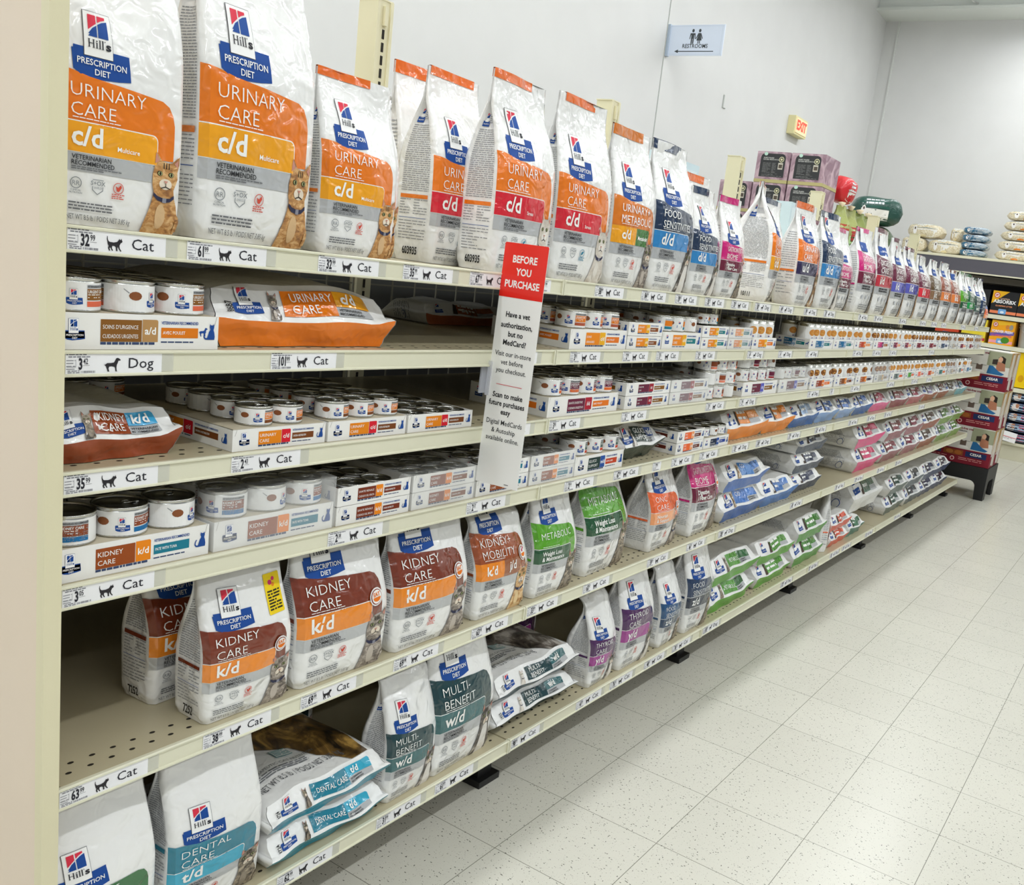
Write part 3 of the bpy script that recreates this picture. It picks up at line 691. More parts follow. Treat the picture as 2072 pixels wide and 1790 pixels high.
# ================================================================== gondola shelving
BAY = 1.2192; NB = 6
HZ = [1.4254, 1.2477, 1.0670, .8886, .5495, .1538]
SN = ['top shelf', 'second shelf', 'third shelf', 'fourth shelf', 'fifth shelf', 'bottom shelf']
ORD = ['first', 'second', 'third', 'fourth', 'fifth', 'sixth', 'seventh', 'eighth', 'ninth', 'tenth', 'eleventh', 'twelfth', 'thirteenth', 'fourteenth', 'fifteenth', 'sixteenth', 'seventeenth', 'eighteenth', 'nineteenth', 'twentieth', 'twenty-first', 'twenty-second', 'twenty-third', 'twenty-fourth', 'twenty-fifth']
DEP = .66
def deck_mesh(k):
    b = MB(); L = BAY - .004
    b.box(.002, .003, -.004, L, DEP, 0, DECKM)
    b.box(.002, .003, -.020, L, .006, -.004, DECKM); b.box(.002, DEP - .003, -.03, L, DEP, -.004, DECKM)
    for xx in (.30, .61, .91): b.box(xx, .01, -.014, xx + .03, DEP - .01, -.004, DECKM)
    if k < 3:
        for r_, yy in ((0, .035), (1, .062)):
            n = int(L / .036)
            for i in range(n):
                x = .03 + i * .036 + r_ * .018
                P = [(x + .0055 * math.cos(t), yy + .0035 * math.sin(t), .0003) for t in np.arange(8) / 8 * 2 * math.pi]
                b.add(P, [tuple(range(8))], HOLE)
    return b.mesh('deck')
def lip_mesh(k):
    b = MB()
    prof = [(.004, .0012), (-.0025, .0012), (-.0045, -.0006), (-.0045, -.003), (-.0005, -.0045), (-.0005, -.0325), (-.0045, -.034), (-.0045, -.0365), (-.0025, -.0378), (.004, -.0378)]
    b.prism(prof, .003 if k else -.021, BAY - .003, LIPM)
    for x0, x1 in (((.0015, .007),) if k else ()) + ((BAY - .007, BAY - .0015),): b.prism([(.006, .0015), (-.0035, .0015), (-.0058, -.001), (-.0058, -.037), (-.0035, -.0385), (.006, -.0385)], x0, x1, LIPM)
    return b.mesh('price_channel')
def bracket_mesh():
    b = MB(); b.prism([(.02, -.006), (.02, -.02), (.5, -.055), (.685, -.075), (.685, -.006)], -.0015, .0015, BEIGE); return b.mesh('bracket')
DMS = [deck_mesh(0), deck_mesh(9)]; LM = [lip_mesh(0), lip_mesh(1)]; BM = bracket_mesh()
BN = ['nearest', 'second', 'third', 'fourth', 'fifth', 'farthest']
for i, z in enumerate(HZ):
    for k in range(NB):
        o = link('gondola_shelf', DMS[0 if k < 3 else 1], loc=(k * BAY, 0, z), label='beige metal %s in the %s bay of the long shelving run' % (SN[i], BN[k]), cat='shelf', group='beige shelves of the long run')
        link('price_channel', LM[k > 0], o)
        if i < 5:
            for x in (.012, BAY - .016): link('bracket', BM, o, loc=(x, 0, 0))
def upright(k):
    b = MB(); x = k * BAY; b.box(-.027, .695, 0, .027, .765, 2.10, POSTM); b.box(-.03, .693, 2.10, .03, .767, 2.104, POSTM)
    b.box(-.029, .690, 1.44, -.019, .695, 2.10, POSTM); b.box(.019, .690, 1.44, .029, .695, 2.10, POSTM)
    s = MB(); z = .2
    while z < 2.02:
        s.box(-.004, .6935, z, .004, .6951, z + .024, HOLE); z += .034
    b.box(-.006, .685, 2.035, .006, .695, 2.085, POSTM)
    o = link('shelving_upright', b.mesh('upright'), loc=(x, 0, 0), label=['beige slotted upright post at the near end panel', 'tall beige slotted upright post nearest, rising behind the orange-sealed bags', 'beige slotted upright post, second one rising above the bags', 'beige slotted upright post just left of the black boxes', 'beige slotted upright post in front of the black boxes', 'beige slotted upright post behind the pink-sealed bags', 'beige slotted upright post at the far end'][k], cat='upright post', group='uprights of the shelving')
    link('slots', s.mesh('slots'), o)
for k in range(0, 7): upright(k)
GRIDP = mat('grey_back_panel', '6E6F70', rough=.6)
GW = mat('grid_wire', '8C8A7C', rough=.4)
for k in range(NB):
    b = MB(); x0 = k * BAY + .03; x1 = (k + 1) * BAY - .03
    b.box(x0, .722, .12, x1, .728, 1.50, GRIDP)
    g = MB(); n = 12
    for j in range(n + 1):
        x = x0 + (x1 - x0) * j / n; g.box(x - .002, .704, .14, x + .002, .708, 1.49, GW)
    z = .16
    while z < 1.5: g.box(x0, .7081, z, x1, .712, z + .004, GW); z += .0975
    o = link('back_panel', b.mesh('back_panel'), label='dark grey back panel with wire grid behind the %s bay' % BN[k], cat='back panel', group='back panels of the shelving')
    link('wire_grid', g.mesh('wire_grid'), o)
for k in range(NB + 1):      # black feet under the base deck
    b = MB(); x = min(max(k * BAY, .04), NB * BAY - .04)
    b.box(-.03, .07, 0, .03, .70, .10, BLACK); b.box(-.045, .05, 0, .045, .16, .02, BLACK); b.prism([(.10, .10), (.04, .132), (.70, .132), (.70, .10)], -.02, .02, BLACK)
    link('base_foot', b.mesh('base_foot'), loc=(x, 0, 0), label='black foot under the bottom shelf, %s from the near end' % ORD[k], cat='shelf foot', group='black feet under the run')
# near end panel: side sheet with a lighter folded front edge
PANELM = mat('beige_end_panel', 'EAD9C4', rough=.3, bump='paint', coat=.3)
b = MB(); b.box(-.046, -.015, 0, -.026, .78, 2.4, PANELM)
o = link('end_panel', b.mesh('end_panel'), label='tall smooth beige end panel at the left edge of the photo', cat='end panel')
b = MB(); b.box(-.048, -.034, 0, -.0225, -.015, 2.4, mat('cream_edge', 'E3DCBA', rough=.4, bump='paint')); link('edge_trim', b.mesh('edge_trim'), o)

# ================================================================== price labels
CATI = walking_cat(ink('2E2C30')); DOGI = standing_dog(ink('2E2C30'))
PRICES = [
 [(-.004, '32', '99', 'c'), (.18, '61', '99', 'c'), (.44, '32', '99', 'c'), (.655, '35', '99', 'c'), (.86, '67', '99', 'c'), (1.11, '67', '99', ''), (1.37, '58', '99', 'c'), (1.62, '84', '99', 'c'), (1.83, '39', '99', 'c'), (2.04, '35', '99', 'c'), (2.25, '33', '99', 'c'), (2.46, '58', '99', 'd'), (2.70, '49', '99', 'd'), (2.98, '59', '99', 'd'), (3.23, '33', '99', 'd'), (3.74, '29', '99', 'd'), (4.01, '29', '99', 'd'), (4.50, '28', '99', 'd'), (4.98, '44', '99', 'd'), (5.28, '41', '99', 'd'), (5.56, '42', '99', 'd'), (6.2, '31', '99', 'd'), (6.7, '45', '99', 'd')],
 [(-.004, '3', '42', 'd'), (.35, '101', '99', 'c'), (.995, '3', '99', 'c'), (1.29, '3', '05', 'c'), (1.56, '2', '99', 'c'), (1.76, '3', '15', 'c'), (2.03, '2', '89', 'c'), (2.46, '4', '15', 'd'), (2.77, '4', '17', 'd'), (3.09, '3', '79', 'd'), (3.76, '4', '75', 'd'), (4.10, '4', '65', 'd'), (4.42, '4', '55', 'd'), (5.36, '4', '49', 'd')],
 [(-.004, '35', '99', 'c'), (.28, '2', '43', 'c'), (1.0, '4', '25', 'c'), (1.23, '3', '05', 'c'), (1.60, '2', '21', 'c'), (2.17, '3', '43', 'c'), (2.46, '2', '65', 'd'), (3.20, '4', '15', 'd'), (3.51, '4', '35', ''), (3.83, '4', '25', 'd'), (4.50, '3', '95', 'd'), (5.06, '4', '05', 'd'), (5.45, '4', '95', 'd')],
 [(-.004, '3', '05', 'c'), (.51, '2', '38', 'c'), (.93, '2', '37', 'c'), (1.34, '2', '99', 'c'), (1.60, '67', '99', 'c'), (1.84, '7', '99', ''), (1.97, '2', '69', 'c'), (2.18, '3', '49', 'c'), (2.46, '53', '99', 'd'), (2.69, '101', '99', 'd'), (3.04, '57', '99', 'd'), (3.39, '62', '99', 'd'), (3.90, '55', '99', 'd'), (4.23, '56', '99', 'd'), (4.57, '54', '99', 'd'), (5.39, '51', '99', 'd')],
 [(-.004, '63', '99', 'c'), (.25, '38', '99', 'c'), (.47, '69', '99', 'c'), (.73, '69', '98', 'c'), (1.0, '63', '98', 'c'), (1.23, '33', '99', 'c'), (1.51, '63', '97', 'c'), (1.90, '59', '99', 'c'), (2.19, '66', '99', 'c'), (2.46, '128', '99', 'd'), (3.23, '68', '99', 'd'), (3.87, '131', '99', 'd'), (4.21, '119', '99', 'd'), (4.65, '121', '99', 'd'), (5.06, '122', '99', 'd')],
 [(.0, '58', '99', 'c'), (.21, '61', '97', 'c'), (.44, '62', '99', 'c'), (.72, '31', '99', 'c'), (.92, '61', '99', 'c'), (1.22, '98', '99', 'c'), (1.56, '41', '99', 'c'), (1.76, '76', '99', 'c'), (1.99, '48', '99', 'c'), (2.20, '76', '98', 'c'), (2.46, '118', '99', 'd'), (3.29, '127', '99', 'd'), (3.66, '52', '99', 'd'), (4.01, '61', '96', 'd'), (4.22, '74', '99', 'd'), (4.66, '112', '99', 'd'), (5.32, '98', '97', 'd')]]
PAPER = ink('F2F2F4'); INK = ink('2B2B33'); INKG = ink('7B7C84')
for i, row in enumerate(PRICES):
    for j, (x, a_, c_, k) in enumerate(row):
        W = .148 if k else .056
        nxt = row[j + 1][0] if j + 1 < len(row) else x + .3
        W = min(W, nxt - x - .006)
        kb = int(x / BAY + .02); xe = (kb + 1) * BAY - .009
        if x + W > xe: W = xe - x
        b = MB(); b.box(0, -.0006, -.0305, W, .0003, .0005, PAPER)
        if k: b.box(W, -.0005, -.0295, min(W + .02, W + .02), .0002, -.0005, mat('clear_cover', 'E9E9DC', rough=.25, alpha=.55))
        a = Art()
        a.lines(.001, -.0042, .03, .0, .0026, .0016, INKG, 1, j + 3, .006); a.lines(.004, -.0075, .044, -.006, .0028, .0016, INKG, 1, j, .006)
        a.lines(.001, -.026, .014, -.011, .0042, .001, INKG, 1, j + 5, .008); a.rect(.0015, -.0205, .0145, -.0200, INKG, 1); a.rect(.0145, -.0205, .0149, -.009, INKG, 1)
        a.lines(.003, -.0300, .02, -.0265, .0025, .0013, INKG, 1, j + 7, .007)
        xp = .0185 if len(a_) < 3 else .0165
        a.text(a_, xp, -.0235, .0160, INK, 2, .56, .03); wd = text2d(a_, .03)[2] * .0160 * .56
        a.text(c_, xp + wd + .0012, -.0158, .0082, INK, 2, .6, .01); a.rect(xp + wd + .001, -.0180, xp + wd + .0105, -.0176, INK, 2)
        x_ = .022
        rr = random.Random(j + i * 31)
        while x_ < .043: t = rr.choice((.0004, .0008, .0012)); a.rect(x_, -.0290, x_ + t, -.0258, INKG, 1); x_ += t + rr.choice((.0006, .001))
        if k: a.put(CATI if k == 'c' else DOGI, .056, -.0275, .0205, .0225); a.text('Cat' if k == 'c' else 'Dog', .094, -.0228, .0155, INK, 2, 1.08, .0)
        ok = [o for o in a.ops if o[0][:, 0].max() < W]; a.ops = ok
        a.apply(b, planefn((0, -.0006, 0), (1, 0, 0), (0, 0, 1)), .00015)
        col = {'c': 'cat', 'd': 'dog', '': 'no'}[k]
        link('price_label', b.mesh('price_label'), loc=(x, -.0012, HZ[i] - .0028), label='price label reading %s.%s with %s icon, %s edge, %s from left' % (a_, c_, col, SN[i], ORD[j]), cat='price label', group='price labels on the shelf edges')

# ================================================================== cans
CANS = {}
def can_art(r, h, kind, c1, c2, t1, lod):
    a = Art(); wt = ink('F4F4F2'); C = 2 * math.pi * r
    y0, y1 = h * .07, h * .86
    a.rect(-C / 2, y0, C / 2, y1, ink('F0F0EE') if 0 else soft('F1F1EF'), 0, .004 if lod == 0 else .009)
    for off in ((0, -C / 2) if lod == 0 else (0,)):
        s = (y1 - y0)
        if kind == 'tall':
            a.poly(ell(off - .004, y0 + s * .72, r * .5, s * .17, 14), ink('8A5426' if c1 != 'O' else 'D08A3C'), 2, .012)
            for _ in range(5): a.poly(ell(off - .004 + random.uniform(-.004, .012), y0 + s * .72 + random.uniform(-.01, .01), .004, .003, 6), ink('D9A457'), 3, 9)
            a.put(MINI, off - .007, y0 + s * .38, s * .11)
            a.rect(off - r * .9, y0 + s * .02, off + r * .9, y0 + s * .16, ink(c1 if c1 != 'O' else 'C9763A'), 2, .006)
            a.rect(off - r * .9, y0 + s * .16, off + r * .9, y0 + s * .19, ink('B5B7B9'), 2, .006)
        else:
            a.poly(ell(off - r * .62, y0 + s * .6, r * .22, s * .17, 12), ink('8A5230'), 2, .009); a.poly([(off - r * .84, y0 + s * .68), (off - r * 1.02, y0 + s * .84), (off - r * 1.0, y0 + s * .86), (off - r * .82, y0 + s * .72)], ink('9A9C9E'), 2, 9)
            if lod == 0: a.put(LOGO, off - s * .1, y0 + s * .44, s * .27)
            else: a.put(MINI, off - s * .1, y0 + s * .44, s * .27)
            x0 = off + s * .5; x1 = off + r * 1.45
            a.rect(x0, y0 + s * .80, x1, y0 + s * .93, ink('B5B7B9'), 2, .005)
            if lod == 0: a.text('VETERINARIAN RECOMMENDED', x0, y0 + s * .83, s * .07, ink('2A2B2E'), 3, 1, .02, wmax=x1 - x0)
            a.rect(x0, y0 + s * .36, x1, y0 + s * .78, ink(c1), 2, .005)
            if lod == 0: a.text(t1, x0 + .001, y0 + s * .62, s * .11, wt, 3, 1, .015, wmax=(x1 - x0) * .8); a.lines(x0 + .001, y0 + s * .42, x0 + (x1 - x0) * .6, y0 + s * .55, s * .1, s * .03, wt, 3, 4, .008)
            a.rect(x0, y0 + s * .12, x1, y0 + s * .32, ink(c2), 2, .005)
    if lod == 0:
        xb = C * .27; rr = random.Random(3)
        while xb < C * .27 + .016: t = rr.choice((.0006, .001)); a.rect(xb, y0 + .003, xb + t, y0 + (y1 - y0) * .5, ink('2A2A2A'), 2); xb += t + .0011
        a.lines(-C * .42, y0 + .004, -C * .27, y1 - .004, .0028, .0012, ink('8D8F93'), 2, 5, .006)
    return a
def can_meshes(kind, c1, c2, t1, lod, v=0):
    key = (kind, c1, c2, t1, lod, v)
    if key in CANS: return CANS[key]
    r, h = {'big': (.0425, .050), 'small': (.0335, .0365), 'tall': (.038, .108)}[kind]
    n = 36 if lod == 0 else 20
    b = MB(); base = -2.05 + v
    prof = [(r - .003, 0), (r - .0005, .001), (r - .0005, .003), (r - .0014, .0045), (r - .0014, h - .006), (r - .0028, h - .0045), (r - .0005, h - .003), (r, h - .0015), (r - .0006, h - .0001), (r - .0025, h - .0001), (r - .003, h - .003)]
    b.lathe(prof, METAL, n)
    can_art(r, h, kind, c1, c2, t1, lod).apply(b, cylfn(r - .0013, base), .0004)
    l = MB(); l.lathe([(r - .003, h - .0035), (r * .86, h - .0045), (r * .84, h - .0035), (r * .62, h - .0036), (r * .6, h - .0048), (0.0005, h - .005)], LIDM, n)
    tb = None
    if lod == 0:
        tb = MB(); G = []
        for k in range(17):
            t = k / 16 * 2 * math.pi; G.append((.009 * math.cos(t) + r * .28, .007 * math.sin(t), h - .0022))
        tb.tube(G, .0012, METAL, 6); tb.box(r * .28 + .006, -.004, h - .0035, r * .28 + .018, .004, h - .0022, METAL)
        tb = tb.mesh('pull_tab')
    if lod: 
        for i_ in range(len(l.v)): b.add(l.v[i_], [], LIDM)
        # fold the lid into the body mesh for distant cans
        off = b.n - l.n; b.f += [[q + off for q in f] for f in l.f]; b.m += [b.mi(LIDM)] * len(l.f); b.smooth += [True] * len(l.f)
        CANS[key] = (b.mesh('can'), None, None, r, h)
    else: CANS[key] = (b.mesh('can'), l.mesh('lid'), tb, r, h)
    return CANS[key]
TRAYCANS = {}
CANQ = []
def place_can(*a): CANQ.append(a)
def build_can(kind, c1, c2, t1, lod, x, y, z, rz, label, group, row):
    me, lid, tab, r, h = can_meshes(kind, c1, c2, t1, lod, 0)
    o = link('food_can', me, loc=(x, y, z), rot=(0, 0, rz), label=label, cat='can', group=group)
    if lid:
        l = link('lid', lid, o); link('pull_tab', tab, l)
    return o
ROWN = ['front', 'second', 'third', 'fourth', 'fifth']
def can_block(x0, y0, z0, nx, ny, nz, kind, c1, c2, t1, lod, where, yaw=0, skip=(), jit=1., ox=0, oy=0):
    """a block of cans; (ox, oy) is the corner inside the tray, turned with it"""
    r, h = {'big': (.0425, .050), 'small': (.0335, .0365), 'tall': (.038, .108)}[kind]
    p = 2 * r + .0008; ca, sa = math.cos(yaw), math.sin(yaw)
    colour = CNAME.get(c1, 'brown')
    for k in range(nz):
        for j in range(ny):
            for i in range(nx):
                if (i, j, k) in skip: continue
                lx = ox + r + i * p; ly = oy + r + j * p
                x = x0 + lx * ca - ly * sa; y = y0 + lx * sa + ly * ca
                lay = '' if nz == 1 else ['lowest ', 'middle ' if nz > 2 else 'upper ', 'topmost '][k]
                lb = '%s %s can, %s, %s%s row, %s from left' % ({'big': 'wide', 'small': 'small', 'tall': 'tall'}[kind], colour, where, lay, ROWN[j], ORD[i])
                place_can(kind, c1, c2, t1, lod if j < 2 or lod else 1, x, y, z0 + k * (h + .0003), yaw + random.choice((0, 0, 0, .9, -.6, 2.6)) * jit * (1 if kind != 'tall' else .3) + random.uniform(-.1, .1), lb, 'cans, ' + where, j)
CNAME = {'8A5A22': 'brown', 'A8481C': 'rust', 'E07A14': 'orange', '6B1F3C': 'maroon', '8E4526': 'chestnut', '2C4A40': 'dark green', '1B3558': 'navy', 'F26B33': 'salmon', 'C2571F': 'copper', 'O': 'golden', '7A3016': 'russet', '1C4F7C': 'blue', 'D0337C': 'pink', '7A2A3A': 'wine', '5A7A3A': 'green', '4A4A48': 'grey'}

# ================================================================== cardboard trays
def tray_art(w, h, title, c1, code, c2, c3, t3, lod, animal='c', flat=True):
    a = Art(); wt = ink('FAFAF8'); bl = ink(BLUE)
    s = h * .9; 
    if lod == 0: a.put(LOGOF, w * .085, h * .52, h * .27, h * .27)
    else: a.put(MINI, w * .085, h * .52, h * .27)
    x1 = w * .26; x2 = w * .50; x3 = w * .60; x4 = w * .62; x5 = w * .86
    a.rect(x1, h * .22, x2, h * .84, ink(c1), 1, .05)
    for i, t in enumerate(title): a.text(t, x1 + w * .012, h * (.58 - .26 * i), h * (.15 if max(map(len, title)) < 9 else .11), wt, 2, 1, .0, wmax=(x2 - x1) * .86)
    a.rect(x2 + w * .004, h * .22, x3, h * .86, ink(c2), 1, .05, r=(0, 0, h * .06, 0)); a.text(code, (x2 + x3) / 2 + w * .002, h * .44, h * .2, wt, 2, 1, .02, 'c', (x3 - x2) * .75)
    a.text('VETERINARIAN RECOMMENDED', x4, h * .74, h * .085, bl, 2, 1, .02, wmax=x5 - x4)
    a.rect(x4, h * .34, x5, h * .64, ink(c3), 1, .05); a.text(t3, x4 + w * .01, h * .45, h * .09, wt, 2, 1, .01, wmax=(x5 - x4) * .6)
    if lod == 0: a.lines(x1, h * .06, x2 + w * .08, h * .14, h * .5, h * .07, ink('3A4A70'), 1, 3, .008); a.lines(x4, h * .12, x5 - w * .03, h * .2, h * .12, h * .04, ink('3A4A70'), 1, 5, .008)
    else: a.lines(x1, h * .08, x2 + w * .08, h * .13, h * .5, h * .05, ink('5A6A88'), 1, 3, .02)
    if animal in 'cb': a.put(sitting_cat(bl), w * .895, h * .3, h * .48)
    if animal in 'd': a.put(standing_dog(bl), w * .88, h * .35, h * .35)
    if animal == 'b': a.put(standing_dog(bl), w * .865, h * .4, h * .26)
    return a
CARDW = card('F1F0EC'); CARDI = card('C9BFA8')
TRAYN = {}
def tray(x0, y0, z0, w, dp, h, spec, lod=0, yaw=0, filmed=False, fh=None, label='', inner=None):
    title, c1, code, c2, c3, t3, an = spec
    b = MB(); t = .0018; e = .0015
    b.box(0, 0, 0, w, t, h, CARDW); b.box(0, dp - t, 0, w, dp, h, CARDW); b.box(0, t, 0, t, dp - t, h * .985, CARDW); b.box(w - t, t, 0, w, dp - t, h * .985, CARDW)
    b.box(t, t, 0, w - t, dp - t, t, CARDI)
    ar = tray_art(w, h, title, c1, code, c2, c3, t3, lod, an); ar.apply(b, planefn((0, 0, 0), (1, 0, 0), (0, 0, 1)), .0002)
    if lod < 2 or w > .1:
        sa = tray_art(dp, h, title, c1, code, c2, c3, t3, 1, an); sa.apply(b, planefn((0, dp, 0), (0, -1, 0), (0, 0, 1)), .0002)
    for xx in (.004, w - .008):
        b.add([(xx, -.0003, h * .72), (xx + .004, -.0003, h), (xx + .0046, -.0003, h), (xx + .0006, -.0003, h * .72)], [(0, 1, 2, 3)], ink('8E8A80'))
    o = link('cardboard_tray', b.mesh('tray'), loc=(x0, y0, z0 + .0005), rot=(0, 0, yaw), label=label, cat='tray')
    if inner:
        d = MB(); d.box(t + .0005, t + .0005, inner - .0015, w - t - .0005, dp - t - .0005, inner - .0002, CARDI); link('layer_pad', d.mesh('layer_pad'), o)
    if filmed:
        fm = mat('shrink_film', 'F4F6F6', rough=.12, alpha=.24, bump='softfilm', coat=.6); f = MB(); g = .0022; H = fh or h
        nx, nz = 14, 6
        def sheet(o_, u, v, ph):
            G = []
            for i in range(nx + 1):
                r_ = []
                for j in range(nz + 1):
                    p = np.array(o_) + np.array(u) * i / nx + np.array(v) * j / nz; nrm = np.cross(u, v); nrm = nrm / np.linalg.norm(nrm)
                    p = p + nrm * .0012 * (math.sin(i * 1.7 + ph) * math.sin(j * 1.3 + ph)) * (0 < i < nx) * (0 < j < nz); r_.append(p)
                G.append(r_)
            f.grid(np.array(G), fm)
        sheet((-g, -g, 0), (w + 2 * g, 0, 0), (0, 0, H + g), 1); sheet((-g, dp + g, 0), (0, -dp - 2 * g, 0), (0, 0, H + g), 2)
        sheet((-g, -g, H + g), (w + 2 * g, 0, 0), (0, dp + 2 * g, 0), 3); sheet((w + g, -g, 0), (0, dp + 2 * g, 0), (0, 0, H + g), 4)
        link('shrink_film', f.mesh('shrink_film'), o)
    return o

KD = (['KIDNEY', 'CARE'], '9A4A1A', 'k/d', 'F08A16', '1B7C93', 'PATE WITH TUNA', 'c')
KDF = (['SANTE RENALE', 'CUIDADO DEL RINON'], '7A3016', 'k/d', 'F08A16', '7A3016', 'CHICKEN & VEGETABLE STEW', 'c')
KDW = (['KIDNEY', 'CARE'], '8E4526', 'k/d', 'F08A16', '8A4A2A', 'CHICKEN STEW', 'c')
AD = (['SOINS D\'URGENCE', 'CUIDADOS URGENTES'], '8A5A22', 'a/d', 'B98E5A', 'E07A14', 'AVEC POULET', 'b')
UC = (['URINARY', 'CARE'], 'E8860F', 'c/d', 'D9182D', '7A4218', 'CHICKEN & VEGETABLE STEW', 'c')
UCY = (['URINARY', 'CARE'], 'EE8A14', 'c/d', 'F2B21C', '8A4A1C', 'CHICKEN STEW', 'c')
UCT = (['URINARY', 'CARE'], 'EE8A14', 'c/d', 'F2B21C', '1B7C83', 'OCEAN FISH', 'c')
UCO = (['SOINS', 'URINAIRES'], 'EE8A14', 'c/d', 'F2B21C', 'E8771B', 'AVEC POULET', 'c')
IDM = (['SANTE DIGESTIVE', 'CUIDADO DIGESTIVO'], '6B1F3C', 'i/d', 'B01E33', 'E8771B', 'AVEC POULET', 'c')
IDB = (['DIGESTIVE', 'CARE'], '6B1F3C', 'i/d', 'A01E33', '8A5A1C', 'CHICKEN STEW', 'c')
IDD = (['DIGESTIVE', 'CARE'], '6B1F3C', 'i/d', '5D5FC0', '8A5A22', 'CHICKEN STEW', 'd')
GL = (['GLUCO', 'SUPPORT'], '1F3A36', 'm/d', '1F4FA0', 'C8401C', 'WITH LIVER', 'c')
ONC = (['ONC', 'CARE'], 'F26B33', 'ON', 'F7A46C', '6B2A1C', 'CHICKEN STEW', 'c')
ZD = (['FOOD', 'SENSITIVITIES'], '1B2A48', 'z/d', '1F4FA0', '1F3F9A', 'ORIGINAL', 'c')
BLU = (['SKIN', 'DEFENSE'], '1C6A9C', 'd/d', '8AA8C8', '1B7C83', 'WITH SALMON', 'd')
REDO = (['HEART', 'CARE'], 'C2452A', 'h/d', 'E8771B', 'EE9A5A', 'WITH CHICKEN', 'd')
PNK = (['GASTRO', 'BIOME'], 'D0337C', 'GI', '7A2A5A', 'A8602A', 'CHICKEN STEW', 'd')
MRN = (['DIGESTIVE', 'CARE'], '7A2A4A', 'i/d', 'B01E33', 'F0A070', 'WITH TURKEY', 'd')
WIN = (['DIGESTIVE', 'CARE'], '7A1830', 'i/d', '9A1E33', '7A1830', 'LOW FAT', 'd')
NVY = (['DERM', 'COMPLETE'], '1B3558', 'DC', '3A5A8A', '1B2A58', 'RICE & EGG', 'd')
KDD = (['KIDNEY', 'CARE'], '9A3A18', 'k/d', 'E8771B', 'F0772A', 'WITH CHICKEN', 'd')
BRN = (['JOINT', 'CARE'], '8A4A1C', 'j/d', 'F08A16', '7A3A1C', 'WITH LAMB', 'd')
BRD = (['JOINT', 'CARE'], 'B0561C', 'j/d', 'F08A16', '3A2A3A', 'STEW', 'd')
GRY = (['MULTI', 'ORGAN'], '5A6A6A', 'k/d', '8A9A9A', 'E8602A', 'STEW', 'd')
GRN = (['META', 'BOLIC'], '4AA02A', 'M', '2A7A3A', 'F0602A', 'CHICKEN', 'd')
SLM = (['ONC', 'CARE'], 'F26B53', 'ON', 'F7A46C', 'D05A4A', 'CHICKEN', 'd')
PALE = (['SKIN', 'CARE'], 'B8B4AA', 'DC', 'D8B070', 'A8988A', 'RICE', 'd')
TEA = (['WEIGHT', 'LOSS'], '2A6A66', 'r/d', '4A8A86', 'E8702A', 'STEW', 'd')
SMALLH = .039; BIGH = .054
# (shelf, x0, width, tray style, spec, can colours (c1, c2, title), name, extra)
DESC = {'flush': 'cans level with its rim', 'two': 'a second layer of cans standing above its rim', 'tall': 'tall cans standing in it'}
def tray_set(i, x0, w, style, spec, cc, nm, lod=0, stack=1, filmed=False, yaw=0, y0=.012, ny=3, size=None, skip=(), dp=None):
    z = HZ[i]
    if style == 'flush':
        kind = size or 'small'; r, h = {'small': (.0335, .0365), 'big': (.0425, .050)}[kind]; th = SMALLH if kind == 'small' else BIGH
        nx = int((w - .004) / (2 * r + .0007)); my = ny; dp = 2 * r * my + .006 + .0008 * my
        for s in range(stack):
            pos = '' if stack == 1 else ('lower of two, ' if s == 0 else 'upper of two, ')
            tray(x0, y0, z + s * (th + .0012), w, dp, th, spec, lod, yaw, filmed, label='white tray, %s%s, %s' % (pos, nm, SN[i]))
            if s == stack - 1: can_block(x0, y0, z + s * (th + .0012) + .0026, nx, my, 1, kind, cc[0], cc[1], cc[2], lod, nm, yaw, skip, ox=(w - nx * (2 * r + .0008)) / 2, oy=.003)
    elif style == 'two':
        kind = size or 'big'; r, h = {'small': (.0335, .0365), 'big': (.0425, .050)}[kind]; th = SMALLH if kind == 'small' else BIGH
        nx = int((w - .003) / (2 * r + .0007)); dp = 2 * r * ny + .006 + .0008 * ny
        tray(x0, y0, z, w, dp, th, spec, lod, yaw, filmed, fh=th + h, label='white card tray, %s, %s' % (nm, SN[i]), inner=h + .004)
        can_block(x0, y0, z + h + .0045, nx, ny, 1, kind, cc[0], cc[1], cc[2], lod, nm, yaw, skip, ox=(w - nx * (2 * r + .0008)) / 2, oy=.003)
    elif style == 'tall':
        r, h = .038, .108; nx = max(1, int((w - .002) / (2 * r + .0007))); dp = 2 * r * ny + .006 + .0008 * ny; th = .044
        tray(x0, y0, z, w, dp, th, spec, lod, yaw, filmed, fh=h, label='white card tray of tall cans, %s' % nm)
        can_block(x0, y0, z + .0026, nx, ny, 1, 'tall', cc[0], cc[1], cc[2], lod, nm, yaw, skip, ox=(w - nx * (2 * r + .0008)) / 2, oy=.003)

# second shelf
tray_set(1, -.016, .268, 'two', AD, ('8A5A22', 'E06A4A', 'URGENT CARE'), 'brown and tan tray', ny=3)
tray_set(1, 1.300, .290, 'two', UCO, ('E07A14', 'B0563A', 'URINARY CARE'), 'wide orange tray, second bay', lod=0, ny=3, yaw=0)
tray_set(1, 1.597, .206, 'flush', UCY, ('E07A14', 'F2B21C', 'URINARY CARE'), 'orange and brown small trays', stack=2, ny=3)
tray_set(1, 1.810, .268, 'two', UCT, ('E07A14', '1C7C93', 'URINARY CARE'), 'wide orange and teal tray', ny=3, lod=1)
tray_set(1, 2.085, .208, 'flush', UCT, ('E07A14', '1C7C93', 'URINARY CARE'), 'small orange and teal trays', stack=2, lod=1, ny=3)
can_block(2.10, .02, HZ[1] + 2 * SMALLH + .0045, 2, 3, 1, 'small', 'E07A14', '1C7C93', 'URINARY CARE', 1, 'loose on orange and teal trays', skip=())
